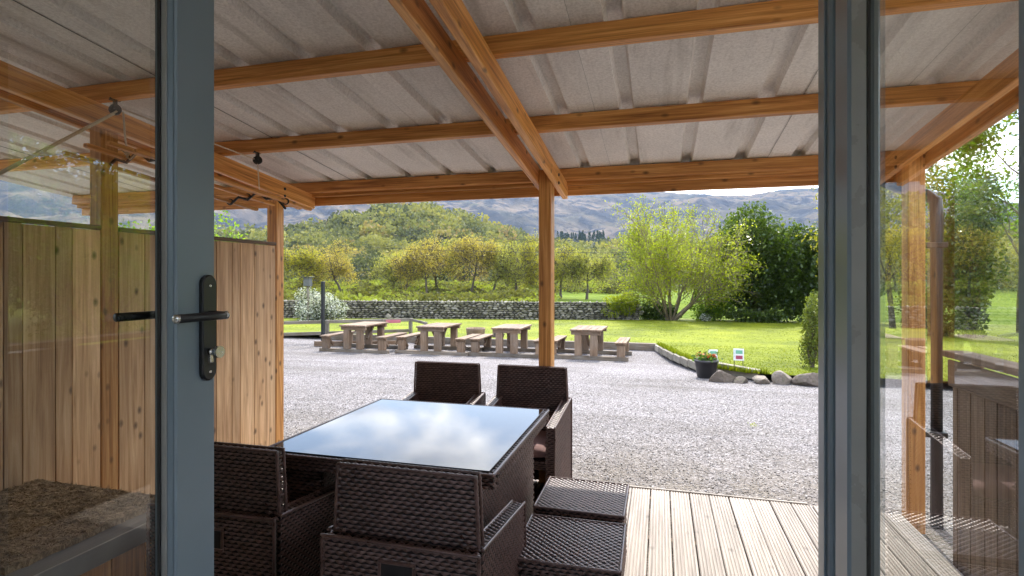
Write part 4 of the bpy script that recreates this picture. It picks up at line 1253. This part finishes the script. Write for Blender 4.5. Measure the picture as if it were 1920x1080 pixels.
o = add('boulder', rock_mesh('boulder', 15, M['boulder']), None, (-5.35, 17.8, -0.42), (0, 0, .4), (.32, .26, .17))
tag(o, 'low boulder on the lawn right of the wooden tub', 'boulder')
o = add('round_stone', rock_mesh('round_stone', 99, M['edging'], 3, .1), None, (-14.4, 27.0, -0.58), (0, 0, 0), (.2, .16, .2))
tag(o, 'pale round stone at the foot of the dry stone wall', 'stone')

# overhead wires and their pole out of sight
for k, (pa, pb_, ra, rb, lab) in enumerate([((380, 441), (1180, 473), 70, 60, 'lowest dark overhead wire crossing in front of the woods'), ((380, 420), (1200, 452), 90, 95, 'faint upper overhead wire crossing in front of the wooded hill'), ((1000, 480), (1400, 478), 62, 56, 'short pale overhead wire right of the middle post')]):
    pts = []
    for q in np.linspace(0, 1, 24):
        px = pa[0] + (pb_[0] - pa[0]) * q; py = pa[1] + (pb_[1] - pa[1]) * q
        az = px_az(px); rr_ = ra + (rb - ra) * q
        pts.append((rr_ * math.sin(az), rr_ * math.cos(az), EYE + el_of(px, py) * rr_ - 1.1 * (1 - (2 * q - 1) ** 2) * (0.6 if k < 2 else .2)))
    o = add('overhead_wire', tube_mesh('overhead_wire', pts, 0.02 if k < 2 else 0.014, M['wire'], 5), None)
    tag(o, lab, 'wire', 'overhead wires')

# ------------------------------------------------------------------ plants
def branches(r, p0, d0, length, rad, level, maxl, cfg, segs, tips):
    n = cfg.get('n', 5)
    p = np.array(p0, float); d = np.array(d0, float); d /= np.linalg.norm(d)
    rr_ = rad
    step = length / n
    for i in range(n):
        d2 = d + r.normal(size=3) * cfg['wig'] + np.array([0, 0, cfg['up'] * (0.5 if level else 1)])
        d2 /= np.linalg.norm(d2)
        q = p + d2 * step
        r2 = rr_ * (cfg['taper'] ** (1 / n) if level == 0 else 0.82)
        segs.append((p, q, rr_, r2))
        f = (i + 1) / n
        if level < maxl and f > cfg['bare'][min(level, len(cfg['bare']) - 1)]:
            for _ in range(cfg['kids'][min(level, len(cfg['kids']) - 1)]):
                if r.random() < cfg.get('pk', 0.85):
                    ang = r.uniform(*cfg['ang']); a = r.uniform(0, 2 * math.pi)
                    _, u, w = frame_from(d2)
                    cd = d2 * math.cos(ang) + (u * math.cos(a) + w * math.sin(a)) * math.sin(ang)
                    branches(r, q, cd, length * r.uniform(*cfg['len']) * (1.15 - 0.45 * f), r2 * cfg.get('kr', 0.6), level + 1, maxl, cfg, segs, tips)
        if level >= maxl - 1 and level > 0: tips.append(q)
        p, d, rr_ = q, d2, r2
    tips.append(p)

def seg_mesh(name, segs, mat, n=5, rmin=0.0):
    P0 = np.array([s[0] for s in segs]); P1 = np.array([s[1] for s in segs])
    R0 = np.maximum(np.array([s[2] for s in segs]), rmin); R1 = np.maximum(np.array([s[3] for s in segs]), rmin)
    D = P1 - P0; D /= np.linalg.norm(D, axis=1)[:, None] + 1e-9
    ref = np.where(np.abs(D[:, 2:3]) > .9, np.array([[1., 0, 0]]), np.array([[0, 0, 1.]]))
    U = np.cross(D, ref); U /= np.linalg.norm(U, axis=1)[:, None]; W = np.cross(D, U)
    a = 2 * math.pi * np.arange(n) / n
    ring = np.cos(a)[None, :, None] * U[:, None, :] + np.sin(a)[None, :, None] * W[:, None, :]
    V = np.concatenate([P0[:, None, :] + ring * R0[:, None, None], P1[:, None, :] + ring * R1[:, None, None]], 1).reshape(-1, 3)
    m = len(segs); b = (np.arange(m) * 2 * n)[:, None]; k = np.arange(n)[None, :]; k2 = (k + 1) % n
    F = np.stack([b + k, b + k2, b + n + k2, b + n + k], -1).reshape(-1, 4)
    return mk_mesh(name, V, F, mat, True)

LEAF = {
 'lime': leafmat('lime_leaf', [(0.0, (0.11, 0.145, 0.012)), (0.35, (0.225, 0.26, 0.018)), (0.75, (0.34, 0.375, 0.03)), (1.0, (0.46, 0.46, 0.06))], 0.5),
 'laurel': leafmat('laurel_leaf', [(0.0, (0.022, 0.040, 0.008)), (0.45, (0.060, 0.100, 0.014)), (0.85, (0.12, 0.175, 0.024)), (1.0, (0.27, 0.28, 0.07))], 0.38, 0.3, 0.6),
 'bronze': leafmat('bronze_leaf', [(0.0, (0.21, 0.165, 0.04)), (0.5, (0.37, 0.285, 0.06)), (1.0, (0.50, 0.43, 0.10))], 0.52),
 'olive': leafmat('olive_leaf', [(0.0, (0.17, 0.17, 0.04)), (0.5, (0.30, 0.295, 0.06)), (1.0, (0.43, 0.41, 0.10))], 0.52),
 'gold': leafmat('gold_leaf', [(0.0, (0.16, 0.155, 0.018)), (0.5, (0.30, 0.275, 0.03)), (1.0, (0.44, 0.39, 0.05))], 0.52),
 'bright': leafmat('bright_leaf', [(0.0, (0.06, 0.12, 0.008)), (0.5, (0.14, 0.235, 0.015)), (1.0, (0.26, 0.37, 0.03))], 0.45),
 'white': leafmat('white_bloom_leaf', [(0.0, (0.03, 0.045, 0.02)), (0.45, (0.08, 0.10, 0.05)), (0.56, (0.45, 0.46, 0.42)), (1.0, (0.66, 0.66, 0.62))], 0.2),
 'wood': leafmat('woodland_leaf', [(0.0, (0.055, 0.062, 0.042)), (0.25, (0.105, 0.115, 0.055)), (0.55, (0.185, 0.19, 0.068)), (0.8, (0.28, 0.26, 0.075)), (1.0, (0.29, 0.21, 0.10))], 0.3, 0.7, 0.1),
 'under': leafmat('undergrowth_leaf', [(0.0, (0.06, 0.06, 0.028)), (0.4, (0.13, 0.125, 0.035)), (0.75, (0.20, 0.215, 0.04)), (1.0, (0.26, 0.30, 0.04))], 0.35, 0.7, 0.1),
 'conifer': leafmat('conifer_leaf', [(0.0, (0.018, 0.036, 0.022)), (1.0, (0.045, 0.075, 0.04))], 0.15, 0.7, 0.1),
 'small': leafmat('shrub_leaf', [(0.0, (0.05, 0.07, 0.014)), (0.5, (0.13, 0.16, 0.025)), (0.85, (0.24, 0.26, 0.045)), (1.0, (0.36, 0.30, 0.07))], 0.4),
}

def tree(name, label, cat, loc, seed, cfg, leaf, nleaf, lsize, spread, barkm='bark', stems=1, fan=0.0, height=5.0, rad=0.12, group=None, maxl=3, maxtips=None, rmin=0.006, extra=None, lean=(0, 0)):
    r = np.random.default_rng(seed)
    t_ = empty(name, loc, label, cat, group)
    segs, tips = [], []
    for s in range(stems):
        if stems > 1:
            a = 2 * math.pi * (s + r.uniform(-.3, .3)) / stems; tilt = fan * math.sqrt(r.uniform(0.02, 1.0))
            d0 = (math.cos(a) * math.sin(tilt), math.sin(a) * math.sin(tilt), math.cos(tilt))
            p0 = (0.25 * math.cos(a) * r.random(), 0.25 * math.sin(a) * r.random(), -0.05)
            hh = height * r.uniform(.75, 1.0)
        else:
            d0 = (lean[0], lean[1], 1); p0 = (0, 0, -.1); hh = height
        branches(r, p0, d0, hh, rad * r.uniform(.8, 1.1), 0, maxl, cfg, segs, tips)
    add('trunk', seg_mesh('trunk', segs, M[barkm], 5, rmin), t_)
    tips = np.array(tips)
    if nleaf:
        idx = r.integers(0, len(tips), nleaf)
        pos = tips[idx] + r.normal(size=(nleaf, 3)) * spread
        if extra is not None: pos = extra(pos, r)
        clump = r.random(len(tips))
        tint = np.clip(0.55 * clump[idx] + 0.45 * r.random(len(idx)), 0, 1)[:len(pos)]
        pos = pos[pos[:, 2] > 0.02]; tint = tint[:len(pos)]
        V, F = leaf_quads(pos, r.uniform(.65, 1.3, len(pos)) * lsize, r, 0.2)
        add('crown', mk_mesh('crown', V, F, LEAF[leaf], attrs={'tint': tint}), t_)
    return t_

def dense_bush(name, label, cat, loc, seed, radii, leaf, nleaf, lsize, lumps=14, group=None, zc=None, barkm='bark_dark', shell=0.35, flat_base=True, aspect=.5):
    """leafy mass: leaves on many overlapping lobes, stems inside"""
    r = np.random.default_rng(seed)
    t_ = empty(name, loc, label, cat, group)
    rx, ry, rz = radii
    zc = rz if zc is None else zc
    cen, rad = [], []
    for k in range(lumps):
        d = r.normal(size=3); d /= np.linalg.norm(d); q = r.uniform(.35, .78)
        cen.append(d * q * np.array([rx, ry, rz])); rad.append(r.uniform(.28, .46))
    cen.append(np.zeros(3)); rad.append(.62)
    cen, rad = np.array(cen), np.array(rad)
    w = rad ** 2; w /= w.sum()
    k = r.choice(len(cen), nleaf, p=w)
    d = r.normal(size=(nleaf, 3)); d /= np.linalg.norm(d, axis=1)[:, None]
    rr_ = rad[k] * (1 - shell * r.random(nleaf) ** 1.7) * (1 + 0.10 * r.normal(size=nleaf))
    pos = cen[k] + d * rr_[:, None] * np.array([rx, ry, rz])
    pos[:, 2] += zc
    ok = pos[:, 2] > 0.03
    pos, d, k = pos[ok], d[ok], k[ok]
    tint = np.clip(0.35 * r.random(len(cen))[k] + 0.65 * r.random(len(pos)), 0, 1)
    V, F = leaf_quads(pos, r.uniform(.65, 1.3, len(pos)) * lsize, r, 0.0, aspect, d)
    add('crown', mk_mesh('crown', V, F, LEAF[leaf], attrs={'tint': tint}), t_)
    segs = []
    for c_ in cen:
        q = c_ * .8 + np.array([0, 0, zc])
        mid = q * np.array([.45, .45, .5])
        segs.append((np.array([0, 0, -.05]), mid, .035 * rz, .025 * rz)); segs.append((mid, q, .025 * rz, .01 * rz))
    add('trunk', seg_mesh('trunk', segs, M[barkm], 5), t_)
    return t_

CFG_SHRUB = dict(wig=.10, up=.035, taper=.25, bare=[.18, .15, .1], kids=[2, 2, 1], ang=(.3, .75), len=(.38, .6), n=6, pk=.75, kr=.55)
tree('tall_lime_shrub', 'big yellow green many stemmed shrub at the back of the lawn', 'shrub', (0.55, 32.1, -0.85), 12, CFG_SHRUB, 'lime', 27000, .125, .19, 'bark_pale', stems=19, fan=.86, height=5.5, rad=.075, maxl=2, rmin=.012)
dense_bush('low_shrub_fringe', 'low bright bush under the left side of the yellow green shrub', 'bush', (-2.1, 31.6, -0.85), 8, (1.35, 1.0, .85), 'lime', 2600, .14, 9)
dense_bush('laurel_tree', 'dense dark green laurel tree beside the yellow green shrub', 'tree', (5.3, 33.6, -0.85), 3, (2.9, 2.6, 3.75), 'laurel', 26000, .23, 34, zc=3.05)
dense_bush('laurel_tree', 'second laurel hump running out behind the right door frame', 'tree', (8.6, 33.6, -0.85), 4, (2.9, 2.4, 3.1), 'laurel', 17000, .23, 26, zc=2.2)
dense_bush('fern_clump', 'low dark green fern clump at the foot of the laurel', 'fern', (4.6, 31.6, -0.85), 14, (1.9, .5, .42), 'laurel', 2600, .17, 12, zc=.3)
dense_bush('white_flower_clump', 'small white flowered clump between the shrub trunk and laurel', 'flowers', (2.35, 31.3, -0.83), 16, (.34, .3, .28), 'white', 420, .08, 7, zc=.25)
dense_bush('small_shrub', 'narrow yellow green shrub behind the boulders beside the right door frame', 'shrub', (3.10, 12.75, -0.38), 21, (.36, .36, .86), 'small', 3600, .062, 18, zc=.80, barkm='bark')
dense_bush('white_flowering_shrub', 'rounded shrub thick with white blossom at the left end of the stone wall', 'shrub', (-17.3, 25.0, -0.85), 23, (1.75, 1.3, 1.22), 'white', 7800, .11, 22, zc=.95)
dense_bush('low_shrub_fringe', 'dark low bush under the middle of the yellow green shrub', 'bush', (-0.2, 32.4, -0.85), 24, (1.7, .9, .75), 'laurel', 3600, .15, 14, zc=.55)
dense_bush('low_shrub_fringe', 'low green bush between the yellow green shrub and the laurel', 'bush', (2.6, 32.7, -0.85), 25, (1.6, .9, 1.1), 'bright', 3600, .15, 14, zc=.85)
# hedge and trees to the left, beyond the screen
CFG_TREE = dict(wig=.13, up=.06, taper=.35, bare=[.28, .2, .1], kids=[2, 2, 2], ang=(.5, 1.05), len=(.42, .62), n=5, pk=.85, kr=.58)
CFG_OPEN = dict(wig=.12, up=.05, taper=.3, bare=[.24, .15, .1], kids=[3, 2, 2], ang=(.45, 1.0), len=(.42, .62), n=5, pk=.8, kr=.5)
dense_bush('leafy_tree', 'bright green leafy tree looking over the plank screen', 'tree', (-13.0, 12.2, -0.7), 31, (2.5, 2.2, 2.0), 'bright', 11000, .11, 22, zc=2.3)
dense_bush('hedge_bush', 'deep green bush behind the plank screen, seen through the left glass', 'bush', (-11.5, 6.0, -0.6), 33, (2.2, 2.6, 1.7), 'bright', 8000, .11, 18, zc=1.6)
# right of the house: trees seen through the right pane and mirrored in the left one
tree('tall_garden_tree', 'tall airy green tree furthest right, its top against the sky', 'tree', (14.3, 27.0, -0.9), 44, CFG_TREE, 'bright', 12000, .2, .36, height=8.2, rad=.2, maxl=3)
tree('tall_garden_tree', 'loose yellow green tree seen through the right glass behind the post', 'tree', (10.1, 28.0, -0.9), 45, CFG_OPEN, 'gold', 8000, .17, .3, height=6.0, rad=.16, maxl=3)
dense_bush('column_conifer', 'dark narrow evergreen column seen through the right glass', 'tree', (11.3, 24.3, -0.9), 46, (1.1, 1.1, 3.4), 'laurel', 9000, .17, 18, zc=3.2)
dense_bush('garden_bush', 'rounded olive bush on the lawn seen through the right glass', 'bush', (10.0, 24.0, -0.9), 47, (1.5, 1.3, 1.3), 'small', 4200, .13, 14, zc=1.1)
dense_bush('garden_bush', 'wide yellow green bush beyond the evergreen column at far right', 'bush', (17.5, 22.0, -0.9), 48, (2.6, 2.0, 2.1), 'lime', 7000, .16, 16, zc=1.8)
dense_bush('garden_bush', 'green bush at the right end of the garden beyond the frame', 'bush', (16.0, 14.0, -0.8), 49, (2.2, 2.4, 2.3), 'bright', 7000, .15, 16, zc=2.0)
tree('tall_garden_tree', 'spreading green tree right of the house beyond the picture edge', 'tree', (15.5, 9.0, -0.8), 51, CFG_TREE, 'bright', 8000, .19, .34, height=6.5, rad=.18, maxl=3)

dense_bush('boundary_tree', 'tall yellow green boundary tree right of the house, mirrored in the left glass', 'tree', (22.5, 17.5, -0.9), 52, (4.2, 4.0, 4.6), 'gold', 12000, .26, 26, zc=4.6)
dense_bush('boundary_tree', 'tall green boundary tree beside the yellow green one, right of the house', 'tree', (21.0, 12.0, -0.9), 53, (3.6, 3.6, 4.2), 'bright', 11000, .26, 24, zc=4.2)
dense_bush('boundary_tree', 'tall olive boundary tree beyond the garden bushes, far right', 'tree', (26.0, 24.0, -0.9), 54, (4.4, 4.2, 4.9), 'olive', 11000, .28, 24, zc=4.9)
# row of trees behind the wall
row = [  # photo column, photo row of the top, width, leaf, seed, label
 (560, 478, 60, 'gold', 61, 'yellow tree with thin crown at the left end of the tree row'),
 (642, 458, 108, 'bronze', 62, 'broad dome crowned orange tinted tree, largest of the tree row'),
 (731, 478, 66, 'olive', 63, 'small olive tree right of the orange domed tree'),
 (762, 480, 44, 'olive', 64, 'thin olive tree between the small olive and the coppery tree'),
 (798, 460, 74, 'bronze', 65, 'coppery leaved tree with dark trunk in the tree row'),
 (823, 464, 60, 'olive', 66, 'slim bare branched tree right of the coppery tree'),
 (884, 452, 84, 'bronze', 67, 'bare limbed tree with rusty top, centre of the tree row'),
 (922, 470, 50, 'olive', 68, 'slender tree behind the low bright bushes'),
 (966, 448, 104, 'gold', 69, 'golden green tree with forked trunk left of the middle post'),
 (1052, 470, 74, 'gold', 70, 'golden tree right of the middle post'),
 (1100, 474, 70, 'olive', 71, 'olive tree at the right end of the tree row'),
]
TR = 100.0
for px, py, wpx, leaf, seed, lab in row:
    az = px_az(px); q = np.random.default_rng(seed); rr_ = TR * q.uniform(.80, .90)
    zb = -1.6
    top = EYE + el_of(px, py) * rr_
    hgt = top - zb
    cfg = dict(CFG_OPEN); wide = wpx / hgt / 10.2
    cfg['ang'] = (.45 * wide + .25, .95 * wide + .40); cfg['len'] = (.58, .82); cfg['bare'] = [.40, .12, .1]; cfg['kr'] = .6; cfg['up'] = .03
    t_ = tree('woodland_edge_tree', lab, 'tree', (rr_ * math.sin(az), rr_ * math.cos(az), zb), seed, cfg, leaf, 8000, .24, .42, 'bark_dark', height=hgt * .68, rad=.30, maxl=3, group='row of trees behind the stone wall', rmin=.032)

# ------------------------------------------------------------------ woods on the hill, undergrowth, conifers: too many to count
def blobs(n_leaf, cx, cy, cz, rad, hgt, tint0, r, lsz, tintvar=.16):
    n = len(cx); m = n * n_leaf
    k = np.repeat(np.arange(n), n_leaf)
    d = r.normal(size=(m, 3)); d[:, 2] = d[:, 2] * .9 + .25; d /= np.linalg.norm(d, axis=1)[:, None]
    lump = 1 + .22 * np.sin(d[:, 0] * 5 + k * 1.7) * np.sin(d[:, 1] * 4 + k * 2.3) + .13 * np.sin(d[:, 2] * 7 + k)
    rr_ = lump * (1 - .35 * r.random(m) ** 2)
    pos = np.stack([cx[k] + d[:, 0] * rad[k] * rr_, cy[k] + d[:, 1] * rad[k] * rr_, cz[k] + hgt[k] * .58 + d[:, 2] * hgt[k] * .46 * rr_], -1)
    tint = np.clip(tint0[k] + tintvar * (r.random(m) - .5), 0, 1)
    V, F = leaf_quads(pos, lsz * rad[k] * r.uniform(.6, 1.3, m), r, 0.0, .8, d)
    return V, F, tint
r_ = np.random.default_rng(77)
NT_ = 3100
az = r_.uniform(px_az(200), px_az(2000), NT_)
rr_ = np.sort(np.sqrt(r_.uniform(150 ** 2, 600 ** 2, NT_)))
NN_ = int((rr_ < 270).sum())
rad = r_.uniform(3.6, 7.6, NT_) * np.clip(rr_ / 330, .75, 1.15); hg = rad * r_.uniform(1.7, 2.4, NT_)
zt = terrain_z(az, rr_)
pat = fbm(rr_ * np.sin(az), rr_ * np.cos(az), 55, 4, .02)
tint0 = np.clip(.46 + .30 * pat + r_.normal(0, .24, NT_), .02, .98)
bx_, by_ = rr_ * np.sin(az), rr_ * np.cos(az)
Va, Fa, ta = blobs(300, bx_[:NN_], by_[:NN_], zt[:NN_] - 1, rad[:NN_], hg[:NN_], tint0[:NN_], r_, .21)
Vb, Fb, tb_ = blobs(120, bx_[NN_:], by_[NN_:], zt[NN_:] - 1, rad[NN_:], hg[NN_:], tint0[NN_:], r_, .34)
V = np.concatenate([Va, Vb]); F = np.concatenate([Fa, Fb + len(Va)]); tt = np.concatenate([ta, tb_])
tag(add('hillside_woods', mk_mesh('hillside_woods', V, F, LEAF['wood'], attrs={'tint': tt})), 'spring green broadleaf woods covering the hill', 'woods', kind='stuff')
# undergrowth just behind the wall and beneath the tree row
NU = 640
az = r_.uniform(px_az(300), px_az(1180), NU); rr_ = r_.uniform(62, 150, NU)
rad = r_.uniform(1.2, 2.8, NU); hg = r_.uniform(1.0, 2.6, NU) * (rr_ / 100)
gate = (az > px_az(1030)) & (rr_ < 112)
az, rr_, rad, hg = az[~gate], rr_[~gate], rad[~gate], hg[~gate]
V, F, tt = blobs(150, rr_ * np.sin(az), rr_ * np.cos(az), np.full(len(az), -1.7), rad, hg, np.clip(r_.normal(.5, .3, len(az)), 0, 1), r_, .22, .4)
tag(add('undergrowth', mk_mesh('undergrowth', V, F, LEAF['under'], attrs={'tint': tt})), 'tangled spring undergrowth beneath the row of trees', 'undergrowth', kind='stuff')
# conifer plantation
NC = 46
az = r_.uniform(px_az(1040), px_az(1136), NC); rr_ = r_.uniform(640, 700, NC)
Vs, Fs, Ts = [], [], []; b = 0
for a_, q_ in zip(az, rr_):
    hgt = r_.uniform(11, 17); m = 150
    u = r_.random(m) ** .7; th_ = r_.uniform(0, 6.28, m); rc = 2.4 * (1 - u) + .2
    zb_ = EYE + el_of(1090, 455) * q_
    pos = np.stack([q_ * math.sin(a_) + rc * np.cos(th_), q_ * math.cos(a_) + rc * np.sin(th_), zb_ - 2 + u * hgt], -1)
    v, f = leaf_quads(pos, r_.uniform(1.0, 2.0, m), r_, -.3, .6)
    Vs.append(v); Fs.append(f + b); b += len(v); Ts.append(r_.random(m))
tag(add('conifer_plantation', mk_mesh('conifer_plantation', np.concatenate(Vs), np.concatenate(Fs), LEAF['conifer'], attrs={'tint': np.concatenate(Ts)})), 'dark conifer plantation at the foot of the fell right of the middle post', 'plantation', kind='stuff')

# ------------------------------------------------------------------ loose gravel and grass
NP = 42000
py_ = 4.03 + 7.5 * r_.random(NP) ** 1.8
px_ = r_.uniform(-4.5, 4.5, NP) * (0.6 + py_ / 8)
keepm = ~((py_ > 11.3) & (px_ > .9))
px_, py_ = px_[keepm], py_[keepm]; NP = len(px_)
pz_ = gravel_z(py_) + 0.012 * fbm(px_, py_, 21, 4, 1.4) + .002
oct_ = np.array([(1, 0, 0), (0, 1, 0), (-1, 0, 0), (0, -1, 0), (0, 0, .75), (0, 0, -.6)], float)
of = np.array([(0, 1, 4), (1, 2, 4), (2, 3, 4), (3, 0, 4), (1, 0, 5), (2, 1, 5), (3, 2, 5), (0, 3, 5)])
sz = r_.uniform(.0045, .011, NP)
V = oct_[None] * (1 + .35 * r_.normal(size=(NP, 6, 1))) * sz[:, None, None] * np.array([1, .8, .8])
a_ = r_.uniform(0, 6.28, NP)[:, None]
V = np.stack([V[..., 0] * np.cos(a_) - V[..., 1] * np.sin(a_) + px_[:, None], V[..., 0] * np.sin(a_) + V[..., 1] * np.cos(a_) + py_[:, None], V[..., 2] + pz_[:, None]], -1).reshape(-1, 3)
F = (of[None] + 6 * np.arange(NP)[:, None, None]).reshape(-1, 3)
tag(add('loose_gravel', mk_mesh('loose_gravel', V, F, M['pebble'], attrs={'tint': np.repeat(r_.random(NP), 8)})), 'loose grey gravel stones strewn over the yard', 'gravel', kind='stuff')
# mown blades over the nearer lawn and longer tufts along its edges
NB = 60000
by = 11.5 + 21 * r_.random(NB) ** 1.5
bx = np.where(by < 17.05, edge_x(by) + r_.random(NB) ** 1.3 * 9, r_.uniform(-16, 14, NB))
bh_ = r_.uniform(.012, .03, NB)
edge_t = (r_.random(NB) < .06) & (by < 17)
bx = np.where(edge_t, edge_x(by) + r_.random(NB) * .12, bx); bh_ = np.where(edge_t, r_.uniform(.06, .14, NB), bh_)
bz = lawn_z(by) + .03 * fbm(bx, by, 31, 4, .8)
aa = r_.uniform(0, 6.28, NB); wv = np.stack([np.cos(aa), np.sin(aa), 0 * aa], -1) * .012
tip = np.stack([r_.normal(0, .02, NB), r_.normal(0, .02, NB), bh_], -1)
B0 = np.stack([bx, by, bz - .005], -1)
V = np.stack([B0 - wv, B0 + wv, B0 + tip], 1).reshape(-1, 3)
F = np.arange(3 * NB).reshape(-1, 3)
tag(add('lawn_grass', mk_mesh('lawn_grass', V, F, M['blade'], attrs={'tint': r_.random(NB)})), 'short mown grass blades covering the lawn', 'grass', kind='stuff')
# weeds in the gravel
for i, (wx, wy, lab) in enumerate([(1.05, 6.9, 'tiny yellow green weed alone in the gravel')]):
    pp = np.stack([r_.normal(0, .03, 26), r_.normal(0, .03, 26), r_.uniform(.0, .04, 26)], -1)
    v, f = leaf_quads(pp, np.full(26, .024), r_)
    tag(add('weed', mk_mesh('weed', v, f, LEAF['lime'], attrs={'tint': r_.random(26)}), None, (wx, wy, float(gravel_z(np.array(wy))) + .01)), lab, 'weed')

# ------------------------------------------------------------------ air
HZ = 0.00007
t = NT('haze_air')
pv = t.n.new('ShaderNodeVolumePrincipled')
pv.inputs['Color'].default_value = (0.50, 0.68, 1.0, 1)
pv.inputs['Density'].default_value = HZ
pv.inputs['Anisotropy'].default_value = 0.2
t.ln(pv.outputs[0], t.out.inputs['Volume'])
hz_ = add('haze', box_mesh('haze', 11000, 11000, 640, t.m, 0), None, (0, 0, 300))
hz_['kind'] = 'stuff'
tag(hz_, 'thin pale air haze over the whole valley', 'haze')
